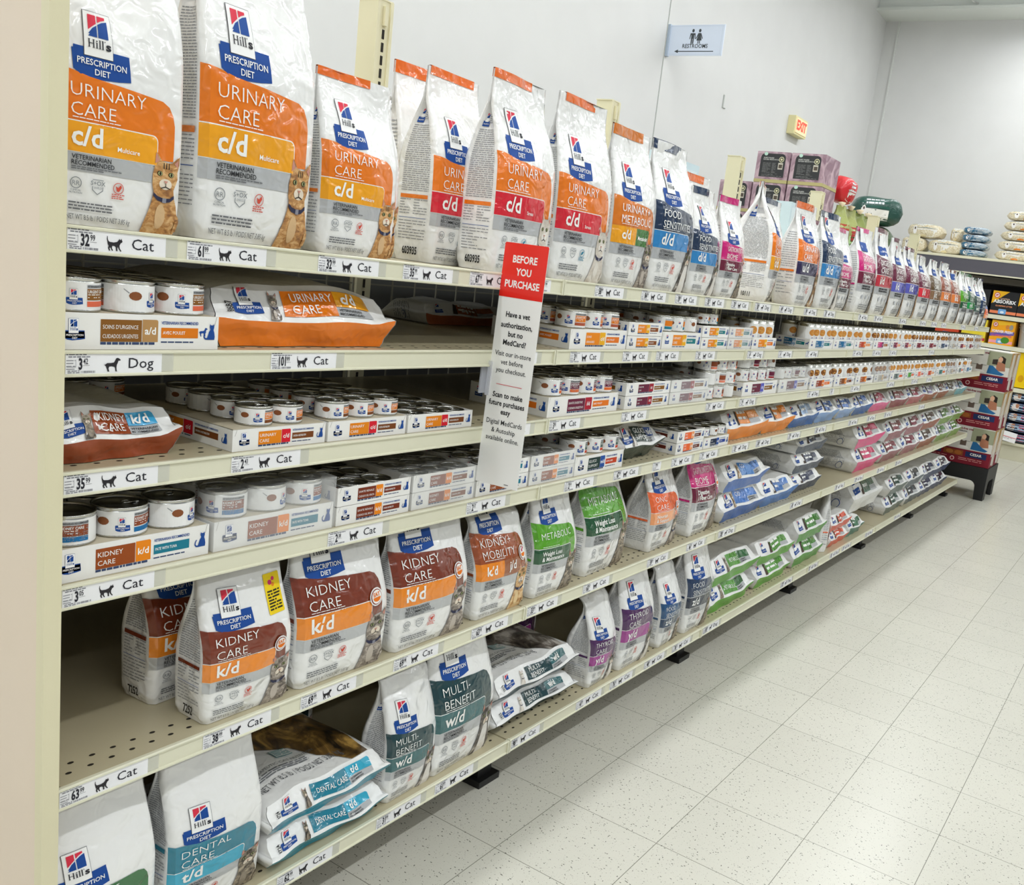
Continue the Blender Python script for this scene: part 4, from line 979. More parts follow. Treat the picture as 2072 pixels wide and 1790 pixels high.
tray_set(1, 2.300, .206, 'flush', UCT, ('E07A14', '1C7C93', 'URINARY CARE'), 'film-wrapped orange trays', stack=2, filmed=True, lod=1, ny=2)
tray_set(1, 2.520, .238, 'tall', UCO, ('O', 'E07A14', ''), 'orange tray left of the gap', lod=1, ny=2)
SP = [(3.150, .315, BLU, 'O', 'first blue and teal tray'), (3.475, .315, BLU, 'O', 'second blue and teal tray'), (3.80, .315, REDO, 'O', 'red and orange tray'), (4.135, .315, PNK, '8E4526', 'pink tray'), (4.47, .24, MRN, 'O', 'first maroon tray'), (4.72, .24, MRN, 'O', 'second maroon tray'), (4.99, .315, WIN, '7A2A3A', 'first wine tray'), (5.32, .315, WIN, '7A2A3A', 'second wine tray'), (5.66, .315, NVY, '4A4A48', 'navy tray'), (6.02, .24, PALE, '4A4A48', 'pale tray'), (6.30, .315, MRN, '8E4526', 'third maroon tray'), (6.66, .24, WIN, '8E4526', 'third wine tray'), (6.95, .24, PALE, '8E4526', 'last pale tray')]
for x, w_, sp, c, nm in SP: tray_set(1, x, w_, 'tall', sp, (c, c if c != 'O' else 'E07A14', ''), nm + ' of row two', lod=1, ny=2, filmed=('pale' in nm), y0=.012)
# third shelf
tray_set(2, .290, .206, 'two', UC, ('E07A14', '7A4218', 'URINARY CARE'), 'near orange and red tray', size='small', ny=4, yaw=.0)
tray_set(2, .503, .212, 'two', UC, ('E07A14', '7A4218', 'URINARY CARE'), 'middle orange and red tray', size='small', ny=4)
tray_set(2, .722, .210, 'flush', UC, ('E07A14', '7A4218', 'URINARY CARE'), 'right orange and red tray', ny=4)
can_block(.10, .33, HZ[2] + .001, 3, 3, 2, 'small', 'E07A14', '7A4218', 'URINARY CARE', 0, 'loose behind lying bag')
tray_set(2, 1.235, .352, 'two', IDM, ('6B1F3C', 'E06A2A', 'DIGESTIVE CARE'), 'wide maroon tray', ny=3)
tray_set(2, 1.63, .276, 'flush', IDB, ('6B1F3C', '8A5A1C', 'DIGESTIVE CARE'), 'maroon and brown trays', stack=2, ny=4)
tray_set(2, 1.915, .274, 'flush', IDB, ('6B1F3C', '8A5A1C', 'DIGESTIVE CARE'), 'film-wrapped maroon trays', stack=2, filmed=True, lod=1, ny=3)
can_block(2.20, .015, HZ[2] + .001, 3, 2, 3, 'big', '8E4526', 'E8866A', 'KIDNEY CARE', 1, 'trayless stack')
tray_set(2, 2.50, .346, 'two', IDD, ('6B1F3C', 'A0303A', 'DIGESTIVE CARE'), 'maroon and violet tray', lod=1, ny=2)
can_block(2.503, .018, HZ[2] + .050 + .0045 + .0505, 4, 2, 1, 'big', '6B1F3C', 'A0303A', 'DIGESTIVE CARE', 1, 'above maroon and violet tray')
tray_set(2, 2.87, .35, 'two', IDD, ('6B1F3C', 'A8988A', 'DIGESTIVE CARE'), 'film-wrapped violet tray', lod=1, filmed=True, ny=2)
SP = [(3.25, .315, KDD, '8E4526', 'chestnut and orange tray'), (3.59, .315, BRN, '8A5A22', 'first brown tray'), (3.93, .315, BRD, '8A5A22', 'second brown tray'), (4.27, .29, PALE, '4A4A48', 'filmed pale tray'), (4.59, .315, GRY, 'O', 'grey tray'), (4.93, .24, GRN, 'O', 'green tray'), (5.18, .24, SLM, 'O', 'salmon tray'), (5.44, .29, REDO, 'O', 'red tray'), (5.76, .315, TEA, 'O', 'teal tray'), (6.12, .29, PALE, '4A4A48', 'second pale tray'), (6.45, .24, GRY, '8E4526', 'second grey tray'), (6.73, .29, BLU, 'O', 'blue tray')]
for x, w_, sp, c, nm in SP: tray_set(2, x, w_, 'tall', sp, (c, c if c != 'O' else 'E07A14', ''), nm + ' of row three', lod=1, ny=2, filmed=('pale' in nm))
# fourth shelf
tray_set(3, -.016, .268, 'two', KD, ('8E4526', '1C6FA8', 'KIDNEY CARE'), 'leftmost brown and teal tray', ny=4, skip=())
tray_set(3, .262, .268, 'two', KD, ('8E4526', '1C6FA8', 'KIDNEY CARE'), 'film-wrapped brown and teal tray', ny=4, filmed=True, skip=())
tray_set(3, .540, .206, 'flush', KDF, ('7A3016', '8A4A2A', 'KIDNEY CARE'), 'russet trays', stack=2, ny=5)
tray_set(3, .755, .210, 'flush', KDW, ('7A3016', '8A4A2A', 'KIDNEY CARE'), 'film-wrapped russet trays', stack=2, ny=4, filmed=True)
tray_set(3, .975, .206, 'flush', KD, ('7A3016', '1B7C93', 'KIDNEY CARE'), 'brown and teal trays by the sign', stack=2, ny=5)
tray_set(3, 1.190, .206, 'flush', KD, ('7A3016', '1B7C93', 'KIDNEY CARE'), 'film-wrapped teal trays', stack=2, ny=4, filmed=True)
tray_set(3, 1.402, .262, 'two', GL, ('2C4A40', 'C8401C', 'GLUCO SUPPORT'), 'dark green tray', ny=4)
tray_set(3, 2.015, .206, 'flush', ONC, ('F26B33', '6B2A1C', 'ONC CARE'), 'salmon and brown trays', stack=2, ny=4, lod=0)
tray_set(3, 2.228, .212, 'two', ZD, ('1B3558', '1F3F9A', 'FOOD'), 'navy and blue tray', size='small', ny=3, lod=1)

# the 300 cans that show largest are things, the rest (far rows, behind these) are one mass
def can_key(a):
    d = math.dist((a[5], a[6], a[7]), (-.742, -1.355, 1.46)); return d * (1 + .22 * a[11]) / {'big': 1, 'small': .9, 'tall': 1.5}[a[0]]
CANQ.sort(key=can_key)
for a in CANQ[:300]: build_can(*a)
rest = MB()
for a in CANQ[300:]:
    me = can_meshes(a[0], a[1], a[2], a[3], 1)[0]; ca, sa = math.cos(a[8]), math.sin(a[8])
    V = np.array([v.co[:] for v in me.vertices]); W = np.stack([V[:, 0] * ca - V[:, 1] * sa + a[5], V[:, 0] * sa + V[:, 1] * ca + a[6], V[:, 2] + a[7]], 1)
    mi = [rest.mi(m) for m in me.materials]; off = rest.n
    rest.v.append(W); rest.n += len(W)
    for p in me.polygons: rest.f.append([i + off for i in p.vertices]); rest.m.append(mi[p.material_index]); rest.smooth.append(p.use_smooth)
if rest.n: link('food_cans', rest.mesh('food_cans'), label='mass of tall cans in the back rows and at the far end of the run', cat='cans', kind='stuff')

# ================================================================== standing bags
OR = 'F0701E'
def SB(*a, **k): return standing_bag(*a, **k)
zt = HZ[0]
# top shelf, from the left; x is the front left corner
SB('uc', -.008, .192, .46, .075, zt, 'white bag with orange panel and yellow block, leftmost on the top shelf', seal=('F0783A', (.15, .9)), crumple=1.3)
SB('uc', .216, .228, .50, .085, zt, 'biggest white and orange bag with ginger cat, second on the top shelf', seal=('F0783A', (.15, .9)), yaw=.05, ys=1.12)
SB('uc', .464, .182, .325, .075, zt, 'short orange-panelled bag with ginger cat and orange seal, third on top shelf', seal=(OR, (.0, .72)), crumple=1.2)
SB('ucs', .868, .195, .425, .105, zt, 'bag showing its printed side, left of its taller twin by the sign', seal=(OR, (.05, .9)), num='603935', yaw=.04, y=.132, ys=1.15)
SB('ucs', .950, .220, .440, .100, zt, 'orange and red bag with white cat behind the hanging sign', seal=(OR, (.0, .75)), num='603935', yaw=.03, y=.018, crumple=1.2, ys=1.15)
SB('uc', .885, .200, .44, .085, zt, 'orange-sealed bag in the second row, between the short bag and the twins', seal=(OR, (.05, .9)), y=.255, lod=1)
SB('uc', .575, .180, .335, .075, zt, 'bag with orange seal hidden behind the short ginger cat bag', seal=(OR, (.0, .9)), y=.125, lod=1)
SB('ucs', 1.200, .235, .45, .085, zt, 'orange and red bag with white cat, just right of the hanging sign', seal=(OR, (.15, .78)))
SB('um', 1.465, .220, .425, .09, zt, 'orange bag with yellow and green blocks and grey cat', seal=('D9781E', (.0, .8)), lod=1)
SB('dd', 1.700, .235, .43, .095, zt, 'tall navy bag with light blue block, left of the short navy one', seal=('1B3558', (.0, .8)), lod=1, crumple=1.8)
SB('dd', 1.960, .185, .335, .08, zt, 'short navy bag with light blue block on the top shelf', seal=('1B3558', (.1, .7)), lod=1, crumple=1.3)
SB('gb', 2.180, .170, .335, .08, zt, 'short bag with pink panel and pink seal, top shelf', seal=('CF1478', (.0, .8)), lod=1, crumple=1.3)
SB('uc', 2.02, .22, .40, .09, zt, 'bag with orange seal standing behind the short navy bag', seal=(OR, (.0, .8)), lod=1, y=.24)
SB('uc', 2.30, .22, .42, .09, zt, 'bag with orange seal standing behind the short pink bag', seal=(OR, (.0, .8)), lod=1, y=.24)
SB('uc', 2.620, .235, .44, .15, zt, 'large bag turned to show small print, orange panel with yellow block', seal=(OR, (.1, .9)), lod=0, num='10111', yaw=.36, y=.03, crumple=1.3)
SB('ud', 2.895, .240, .41, .09, zt, 'orange bag with dark violet block on the top shelf', seal=(OR, (.0, .8)), lod=1)
SB('dd', 3.190, .260, .41, .09, zt, 'navy bag with light blue block, right of the violet-block bag', seal=('1B3558', (.0, .85)), lod=1)
SB('dd', 3.02, .235, .43, .09, zt, 'navy-sealed bag standing behind the violet-block bag', seal=('1B3558', (.0, .85)), lod=2, y=.24)
SB('gb', 3.480, .20, .37, .09, zt, 'bag with pink panel partly hidden, left of the larger pink one', seal=('CF1478', (.1, .8)), lod=2, y=.05)
SB('gb', 3.720, .265, .40, .10, zt, 'large bag with pink panel and maroon block on the top shelf', seal=('E0288A', (.0, .7)), lod=2)
far = [('id', 4.02, .27, .43, '6B1F3C', 'maroon bag with dark red block'), ('idp', 4.33, .25, .41, '6B1F3C', 'maroon bag with violet block, nearer of two'), ('idp', 4.62, .26, .39, '6B1F3C', 'maroon bag with violet block, farther of two'), ('idr', 4.93, .25, .37, 'D8D8D6', 'maroon bag with bright red block'), ('jd', 5.23, .25, .37, 'D8D8D6', 'olive brown bag with tan block'), ('kdo', 5.53, .26, .38, 'D8D8D6', 'brown bag with orange block, nearer of two'), ('kdo', 5.85, .26, .35, '9A6A5A', 'brown bag with orange block, farther of two'), ('met', 6.15, .21, .36, '4AA02A', 'small bag with green panel between brown and dark green'), ('rd', 6.40, .22, .36, '2C6A40', 'dark green bag with bright green block'), ('wdd', 6.66, .20, .35, '2C4A40', 'grey green bag near the far end'), ('zd', 6.90, .18, .36, '2A2A5A', 'navy bag with dark block near the far end')]
for kd_, x, w_, h_, sl, lb in far:
    SB(kd_, x, w_, h_, .10, zt, lb + ', top shelf', seal=(sl, (.1, .85)), lod=2, crumple=1.6)
SB('onc', 7.12, .13, .24, .07, zt, 'small pouch with pink seal, last on the top shelf', seal=('E03A6A', (.1, .9)), lod=2, crumple=1.3)
for x, c in ((3.66, '6B1F3C'), (4.42, '1C5A8A')):
    SB('id', x, .22, .41, .09, zt, 'bag with %s seal in the back row, top shelf' % {3.66: 'dull maroon', 4.42: 'blue'}[x], seal=(c, (.0, .85)), lod=2, y=.24)
# fifth shelf
z5 = HZ[4]
SB('kd', .240, .215, .40, .085, z5, 'brown-panelled bag with orange block, back row at the left', y=.145, num='7252', fold=(.262, .035, 1.65), yaw=.06, ys=.93)
SB('kd', .262, .190, .33, .085, z5, 'brown-panelled bag with yellow sticker at the front, fifth shelf', y=.018, num='7252', fold=(.262, .04, 1.2), sticker=True, crumple=1.3, ys=.92)
SB('kd', .470, .240, .44, .080, z5, 'brown bag with grey cat, right of the yellow-stickered one', y=.016, fold=(.262, .035, 1.65), ys=.93)
SB('kd', .738, .245, .44, .080, z5, 'brown bag with grey cat, left of the golden cat bag', y=.016, fold=(.262, .035, 1.65), crumple=1.3, ys=.92)
SB('kj', 1.030, .205, .36, .085, z5, 'orange brown bag with golden cat, two blocks, crumpled top', y=.02, fold=(.232, .035, 1.1), crumple=1.6)
SB('met', 1.275, .195, .33, .085, z5, 'smaller green bag with dark green block, fifth shelf', y=.02, fold=(.265, .035, 1.2))
SB('met', 1.550, .250, .44, .100, z5, 'larger green bag with dark green block, fifth shelf', y=.03, fold=(.262, .035, 1.65), yaw=.05)
SB('onc', 1.950, .215, .33, .100, z5, 'bag with salmon panel showing its printed side', y=.03, fold=(.262, .035, 1.65), yaw=.06, crumple=1.5, ys=.92)
SB('gb', 2.255, .235, .40, .095, z5, 'bag with bright pink panel and maroon block, fifth shelf', y=.03, fold=(.285, .025, 1.65), yaw=.05, lod=0, crumple=1.3, ys=1.12)
# bottom shelf
z6 = HZ[5]
SB('grn', -.018, .205, .42, .09, z6, 'white bag with dark green panel at the lower left corner', fold=(.325, .035, 1.0), yaw=.02, ys=.84)
SB('td', .212, .200, .46, .09, z6, 'white bag with teal panel, second on the bottom shelf', fold=(.325, .035, 1.65), ys=.80)
SB('wd', .56, .22, .40, .09, z6, 'dark teal bag standing in shadow at the back, bottom shelf', y=.30, fold=(.32, .035, 1.65))
SB('wd', .765, .165, .315, .085, z6, 'smaller dark teal bag leaning, black and white cat, bottom shelf', y=.02, fold=(.285, .035, .9), yaw=.02, crumple=1.6, ys=1.05)
SB('wd', .925, .235, .44, .095, z6, 'larger dark teal bag with cat, bottom shelf', y=.02, fold=(.325, .035, 1.65), yaw=.04)
SB('yd', 1.50, .20, .38, .09, z6, 'purple bag standing in shadow at the back, bottom shelf', y=.28, fold=(.30, .035, 1.65))
SB('yd', 1.652, .150, .31, .09, z6, 'smaller purple bag with magenta block, pinched top', y=.02, fold=(.26, .035, .9), yaw=.04, crumple=2.0, ys=1.05)
SB('yd', 1.840, .200, .44, .095, z6, 'larger purple bag with magenta block, bottom shelf', y=.02, fold=(.325, .035, 1.65), crumple=1.5)
SB('zdb', 2.120, .155, .33, .10, z6, 'smaller blue bag with dark block, bottom shelf', y=.02, fold=(.27, .035, .9), yaw=.05, crumple=1.7)
SB('zd', 2.320, .200, .43, .095, z6, 'taller dark navy bag, bottom shelf', y=.02, fold=(.325, .035, 1.2))
SB('onc', 4.00, .15, .33, .05, z6, 'salmon-panelled bag standing turned sideways, bottom shelf', lod=2, yaw=.9, y=.02, crumple=1.6)

# ================================================================== lying bags
def LB(i, x, w, h, band, strip, label, title=('', ''), code='', ccol=None, lvl=0, lod=1, seed=None, y=.0, depth=.42, **k):
    LB.n += 1
    return lying_bag(w, h, depth, x, y, HZ[i] + lvl, band, strip, list(title), code, ccol or strip, label, seed=seed or LB.n * 7, lod=lod, **k)
LB.n = 0
LB(1, .265, .40, .108, 'EC7A04', 'EC7A04', 'white bag lying on its back, orange base band, second shelf', ('URINARY', 'CARE'), 'c/d', 'F5A60C', lod=0, catk='grey', num='8687', yaw=.0, depth=.46)
LB(2, -.016, .215, .082, '9A4218', '9A4218', 'white bag lying, rust brown base band, left end of third shelf', ('KIDNEY', 'CARE'), 'k/d', '3BA7D8', lod=0, catk='tabby', depth=.38, yaw=.05)
LB(3, 1.675, .270, .112, '1F3A33', '2C3F3B', 'bag lying with dark green base band, end flap forward, fourth shelf', ('GLUCO', 'SUPPORT'), 'm/d', '1F4FA0', lod=0, num='3699', tuck=.03, ears=1.4, catk='black', yaw=.06)
LB(3, 2.455, .36, .115, 'F08A1E', 'F08A1E', 'first orange-based bag lying on the fourth shelf', ('URINARY', 'CARE'), '', 'F5A05A', ears=1.3)
LB(3, 2.835, .30, .115, 'F08A1E', 'F08A1E', 'second orange-based bag lying on the fourth shelf, printed corner', ('DIET', ''), '', 'F08A1E', ears=1.2)
row4 = [(3.15, .33, '1D5FA8', '9DBBE0', 'first blue-based bag, pale blue strip'), (3.49, .29, '7FA3D6', '3C70BE', 'second blue-based bag, light base'), (3.79, .27, '8CA9D6', '3C70BE', 'third blue-based bag, lightest base'), (4.07, .28, '1D5FA8', '3C70BE', 'fourth blue-based bag, deep base'), (4.37, .37, 'E35B96', 'B02A5A', 'pink-based bag'), (4.77, .40, '8C2A44', '8C2440', 'first maroon-stripped bag'), (5.19, .40, 'B8606C', '9A3A52', 'second maroon-stripped bag'), (5.62, .36, '9A4A24', 'A8A0C8', 'lilac-stripped bag with brown base'), (6.01, .30, '8E4526', '7A3A2A', 'brown-based bag'), (6.33, .32, '9A9A90', '5A5A50', 'grey-stripped bag'), (6.67, .34, '6FB0BC', '2F93A8', 'teal-based bag, last')]
for x, w_, bd, st, nm in row4: LB(3, x, w_, .105, bd, st, nm + ' lying on the fourth shelf')
LB(4, 2.54, .40, .115, '2C62B0', '2C6FC0', 'blue-based bag lying at the front, lower of two, fifth shelf', ('C/D', ''), '', '3A7ACA', lod=0, catk='dog')
LB(4, 2.54, .40, .112, '2C62B0', '2F7CC8', 'blue-based bag lying, upper of two, fifth shelf', ('CO', ''), '', '3A7ACA', lvl=.123, lod=0, catk='dog', ears=1.4)
LB(4, 2.965, .37, .11, '3F78C0', '2F74C4', 'third blue bag lying alone in front of the navy stack', ('DIET', ''), '', '3A7ACA', ears=1.4)
for n_, nm in enumerate(('lowest', 'second', 'third')): LB(4, 3.37, .38, .090, '17304F', '1B2E58', 'navy-based bag, %s of the navy stack on fifth shelf' % nm, lvl=n_ * .0965, y=.02, seed=40 + n_)
for n_, nm in enumerate(('lower', 'upper')): LB(4, 4.28 - .04 * n_, .46, .13, 'DE2F7E', 'D93A6E', '%s of the two pink-based bags lying on the fifth shelf' % nm.capitalize(), lvl=n_ * .139, ears=1.3, depth=.5)
for n_, nm in enumerate(('lower', 'upper')):
    LB(4, 4.80 + .05 * n_, .42, .12, '8E4A58', '8C3A4A', '%s maroon-based bag right of the pink pair' % nm, lvl=n_ * .128, ears=1.3)
    LB(4, 5.27 + .03 * n_, .44, .12, '9A5A68', '8A2A4A', '%s bag of the second maroon pair, fifth shelf' % nm, lvl=n_ * .128, ears=1.2)
    LB(4, 5.76, .44, .12, '9A4A30', '5A4A40', '%s bag of the brown-stripped pair, fifth shelf' % nm, lvl=n_ * .128)
    LB(4, 6.26, .40, .12, '7AA04A', '5A8A4A', '%s bag of the first green pair, fifth shelf' % nm, lvl=n_ * .128)
    LB(4, 6.72, .42, .12, '7AA04A', '5A8A3A', '%s bag of the last green pair, fifth shelf' % nm, lvl=n_ * .128)
# bottom shelf, lying
LB(5, .428, .315, .076, '0F8CA4', '0F7D96', 'lower of the two teal bags lying on the bottom shelf', ('DENTAL CARE',), 't/d', '2FA9C9', lod=0, tuck=.03, y=-.03, num='8724', depth=.44, yaw=.0)
LB(5, .424, .315, .076, '0F8CA4', '0F7D96', 'upper of the two teal bags lying, striped cat on top', ('DENTAL CARE',), 't/d', '2FA9C9', lvl=.082, lod=0, tuck=.03, y=-.03, num='8724', top_cat='tabby', top_text=True, depth=.46)
LB(5, 1.20, .385, .082, '123C42', '123C42', 'lower of the two dark teal bags lying on the bottom shelf', ('MULTI-', 'BENEFIT'), 'w/d', '2A6468', lod=0, tuck=.04, num='5925', catk='white')
LB(5, 1.20, .385, .082, '123C42', '123C42', 'upper of the two dark teal bags lying, grey cat on top', ('MULTI-', 'BENEFIT'), 'w/d', '2A6468', lvl=.086, lod=0, tuck=.04, num='5925', catk='white', top_cat='black', top_text=True, depth=.46)
for n_, nm in enumerate(('lower', 'upper')):
    LB(5, 2.56, .42, .112, '5AA52A', '4F9A2A', '%s bag of the first green pair, bottom shelf' % nm, ('METABOLIC',), '', '2F6A3A', lvl=n_ * .119, lod=0, ears=1.3)
    LB(5, 3.05, .40, .102, '5AA52A', '4F9A2A', '%s bag of the second green pair, bottom shelf' % nm, ('METABOLIC',), '', '4F9A2A', lvl=n_ * .108)
    LB(5, 3.52, .40, .12, '4F9A3A', '3F8A2A', '%s bag of the third green pair, bottom shelf' % nm, lvl=n_ * .124)
    LB(5, 4.08, .30, .085, 'E0604A', 'E0563A', '%s bag of the salmon pair, bottom shelf' % nm, lvl=n_ * .088)
    LB(5, 5.22, .40, .12, '5A6A66', '3A5A52', '%s bag of the grey green pair, bottom shelf' % nm, lvl=n_ * .124, y=.01)
    LB(5, 5.66, .40, .12, '4A5A66', '4A5258', '%s bag of the grey pair, bottom shelf' % nm, lvl=n_ * .124)
    LB(5, 6.10, .42, .115, '2A3A62', '2A3358', '%s bag of the first navy pair, bottom shelf' % nm, lvl=n_ * .119)
    LB(5, 6.56, .40, .115, '2A3A62', '2A3040', '%s bag of the last navy pair, bottom shelf' % nm, lvl=n_ * .119)
LB(5, 4.41, .28, .10, '3F7A6A', '3F7A5A', 'dark green-stripped bag lying right of the salmon pair')
LB(5, 4.55, .55, .20, 'E8E8E4', '6A8A7A', 'big plump white bag lying with folded end, bottom shelf', y=.05, depth=.5, lvl=.105, ears=1.3)
LB(1, 1.24, .34, .06, 'B0603A', 'B0603A', 'flat bag lying in shadow behind the cans, second bay', y=.42, depth=.2)

# pouch standing behind the dark green lying bag on the fourth shelf
SB('grn', 1.965, .075, .15, .03, HZ[3], 'narrow pouch standing between lying bag and salmon trays', lod=1, y=.19, yaw=.1)

# ================================================================== hanging sign
sb = MB(); SWH = mat('sign_white', 'FAFAF8', rough=.3, coat=.3); SRD = mat('sign_red', 'F0281E', rough=.3, coat=.3)
a = Art(); W_, H_ = .118, .558
sb.add([(0, 0, 0), (W_, 0, 0), (W_, 0, H_), (0, 0, H_), (0, .001, 0), (W_, .001, 0), (W_, .001, H_), (0, .001, H_)], [(0, 1, 2, 3), (5, 4, 7, 6), (0, 4, 5, 1), (3, 2, 6, 7), (1, 5, 6, 2), (0, 3, 7, 4)], SWH)
a.poly(rpoly(0, H_ - .122, W_, H_, (0, 0, .004, .004)), SRD, 1, .5)
for t, y in (('BEFORE', .515), ('YOU', .487), ('PURCHASE', .459)): a.text(t, W_ / 2, y, .0155, SWH, 2, .86, .028, 'c', W_ * .86)
K = ink('2A2A2C')
for t, y, bd, h in (('Have a vet', .392, .022, .0118), ('authorization,', .368, .022, .0118), ('but no', .348, .022, .0118), ('MedCard?', .328, .022, .0118), ('Visit our in-store', .302, 0.004, .0112), ('vet before', .283, 0.004, .0112), ('you checkout.', .264, 0.004, .0112), ('Scan to make', .206, .022, .0118), ('future purchases', .187, .022, .0118), ('easy', .168, .022, .0118), ('Digital MedCards', .143, 0.004, .0112), ('& Autoship', .124, 0.004, .0112), ('available online.', .105, 0.004, .0112)):
    a.text(t, W_ / 2, y, h, K, 2, .9, bd, 'c', W_ * .84)
a.rect(W_ * .2, .2355, W_ * .8, .2367, ink('D8344A'), 2); a.rect(W_ * .68, .006, W_ * .78, .0075, K, 2)
a.apply(sb, planefn((0, 0, 0), (1, 0, 0), (0, 0, 1)), .0002)
SX, SY, SZ = .950, .028, .939
so = link('aisle_sign', sb.mesh('aisle_sign'), loc=(SX, -.004, SZ), rot=(-.036, 0, -math.pi / 2 + .06), label='tall white card sign with red head reading BEFORE YOU PURCHASE, clipped to shelf edge', cat='sign')
cl = MB(); clm = mat('clear_clip', 'D9DCE6', rough=.1, alpha=.45, coat=.6)
cl.box(-.004, -.003, .205, .006, .003, .285, clm); cl.box(-.014, -.016, .208, -.010, .012, .284, clm); cl.box(-.009, .004, .204, -.004, .008, .286, clm)
link('clip', cl.mesh('clip'), so)

# ================================================================== behind and above the run
# far side of the run: its top shelf and what stands on it
b = MB(); b.box(0, .78, 1.77, BAY * 6, 1.35, 1.79, BEIGE)
link('gondola_shelf', b.mesh('rear_shelf'), label='long beige shelf on the rear side of the run, behind the bags', cat='shelf', group='rear shelf')
b = MB(); b.box(0, .78, 0, BAY * 6, 1.35, .16, BEIGE); b.box(0, .78, .16, BAY * 6, .80, 1.77, BEIGE)
link('rear_base', b.mesh('rear_base'), label='beige base and back sheet of the rear side of the run', cat='shelf base')
PINKM = mat('pink_marble_card', 'B79AA6', rough=.5); nt = PINKM.node_tree
def marble(m, c1, c2, s):
    nt = m.node_tree; tc = nt.nodes.new('ShaderNodeTexCoord'); n = nt.nodes.new('ShaderNodeTexNoise'); n.inputs['Scale'].default_value = s; n.inputs['Detail'].default_value = 6; n.inputs['Distortion'].default_value = 1.5
    r = nt.nodes.new('ShaderNodeValToRGB'); r.color_ramp.elements[0].color = srgb(c1); r.color_ramp.elements[1].color = srgb(c2); r.color_ramp.elements[0].position = .4; r.color_ramp.elements[1].position = .6
    nt.links.new(tc.outputs['Object'], n.inputs[0]); nt.links.new(n.outputs[0], r.inputs[0]); nt.links.new(r.outputs[0], nt.nodes['Principled BSDF'].inputs['Base Color'])
marble(PINKM, '8E707E', 'C9AEB8', 9)
def herb_box(x, y, z, label):
    b = MB(); b.box(0, 0, 0, .30, .245, .207, PINKM); b.box(-.001, -.001, 0, .301, .246, .022, card('B9B07C'))
    b.box(.002, .002, .2071, .298, .243, .2085, card('9E8894'))
    a = Art(); D = ink('3B3C3E'); w = .245
    a.poly(rpoly(.03, .038, .215, .195, (.002, .002, .03, .03)), D, 1, .06)
    g = ink('8D8E8C'); a.text('SWEET PRAIRIE', .05, .162, .008, ink('C9CAC6'), 2, 1, .02); a.text('INFUSED MEADOW HAY', .05, .151, .008, ink('C9CAC6'), 2, 1, .02)
    a.lines(.05, .05, .11, .13, .007, .002, g, 2, 3, .02); a.lines(.12, .05, .15, .13, .007, .002, g, 2, 5, .02); a.lines(.05, .042, .2, .06, .008, .002, g, 2, 6, .03)
    a.poly(ell(.185, .158, .019, .019, 16), ink('D9D6AE'), 2, 9); a.poly(ell(.185, .158, .014, .014, 16), D, 3, 9); a.poly(ell(.185, .158, .008, .008, 12), ink('D9D6AE'), 4, 9)
    a.poly(ell(.065, .192, .014, .012, 14), ink('BFE0D2'), 3, 9)
    a.rect(.165, .092, .2, .135, ink('CFCABC'), 3, 9); a.rect(.170, .1, .196, .125, ink('5A5148'), 4, 9)
    a.apply(b, planefn((0, .245, 0), (0, -1, 0), (0, 0, 1)), .0004)
    return link('herb_box', b.mesh('herb_box'), loc=(x, y, z), label=label, cat='box', group='pink and black boxes on the rear shelf')
for r_ in range(3):
    for c_ in range(3 if r_ < 2 else 2):
        herb_box(5.5, 1.20 - .257 * c_ if r_ == 2 else 1.20 + .257 - .257 * c_ - .257, 1.791 + .2095 * r_, 'pink and black hay box, %s row, %s from left' % (['bottom', 'middle', 'top'][r_], ORD[c_])) if not (r_ < 2 and c_ == 2) else herb_box(5.5, 1.457, 1.791 + .2095 * r_, 'pink and black hay box at far left, %s row' % ['bottom', 'middle'][r_])
# light blue header cards behind the bags
for x, z, w_, h_, lb in ((2.96, 1.79, .45, .22, 'pale blue card box standing behind the tall navy bag'), (4.66, 1.79, .34, .22, 'pale blue card box in front of the pink and black boxes')):
    b = MB(); b.box(0, 0, 0, w_, .10, h_, card('CFE2EA')); b.box(.02, -.0006, .03, w_ - .02, 0, h_ - .03, card('DCEAF0')); link('card_box', b.mesh('card_box'), loc=(x, .80, z), label=lb, cat='box')
# pillow bags: soft packs used behind the run and on the far wall
def pillow_pack(name, x, y, z, sx, sy, sz, m, label, seed=1, art=None, rot=0, cat='bag', group=None, knot=None, rx=0, pn=3.2):
    rs = np.random.RandomState(seed); n1, n2 = 24, 14; G = np.zeros((n1, n2 + 1, 3))
    ph = rs.uniform(0, 6, 6)
    for i in range(n1):
        a_ = i / n1 * 2 * math.pi
        for j in range(n2 + 1):
            t = -1 + 2 * j / n2
            prof = (1 - abs(t) ** 4) ** .5 if abs(t) < 1 else 0
            c, s = math.cos(a_), math.sin(a_)
            py = np.sign(c) * abs(c) ** (2 / pn); pz = np.sign(s) * abs(s) ** (2 / pn)
            k = 1 + .03 * math.sin(a_ * 3 + ph[0] + t * 4) + .02 * math.sin(a_ * 5 + ph[1] + t * 7)
            G[i, j] = (t * sx / 2, py * sy / 2 * k * (.35 + .65 * prof), pz * sz / 2 * k * max(prof, .04) + sz / 2)
    G[:, :, 2] = np.maximum(G[:, :, 2], 0)
    b = MB(); b.grid(G, m, closeu=True); b.add(G[:, 0], [tuple(range(n1))], m); b.add(G[:, -1], [tuple(range(n1))], m)
    o = link(name, b.mesh(name), loc=(x, y, z), rot=(rx, 0, rot), label=label, cat=cat, group=group)
    if art:
        ab = MB()
        # labels follow the front half of the pack
        i0 = int(n1 * .36); i1 = int(n1 * .64); GG = G[i0:i1 + 1][::-1].transpose(1, 0, 2); art.apply(ab, GridFn(GG, sx, sz * .7), .0015); link('printed_label', ab.mesh('printed_label'), o)
    return o
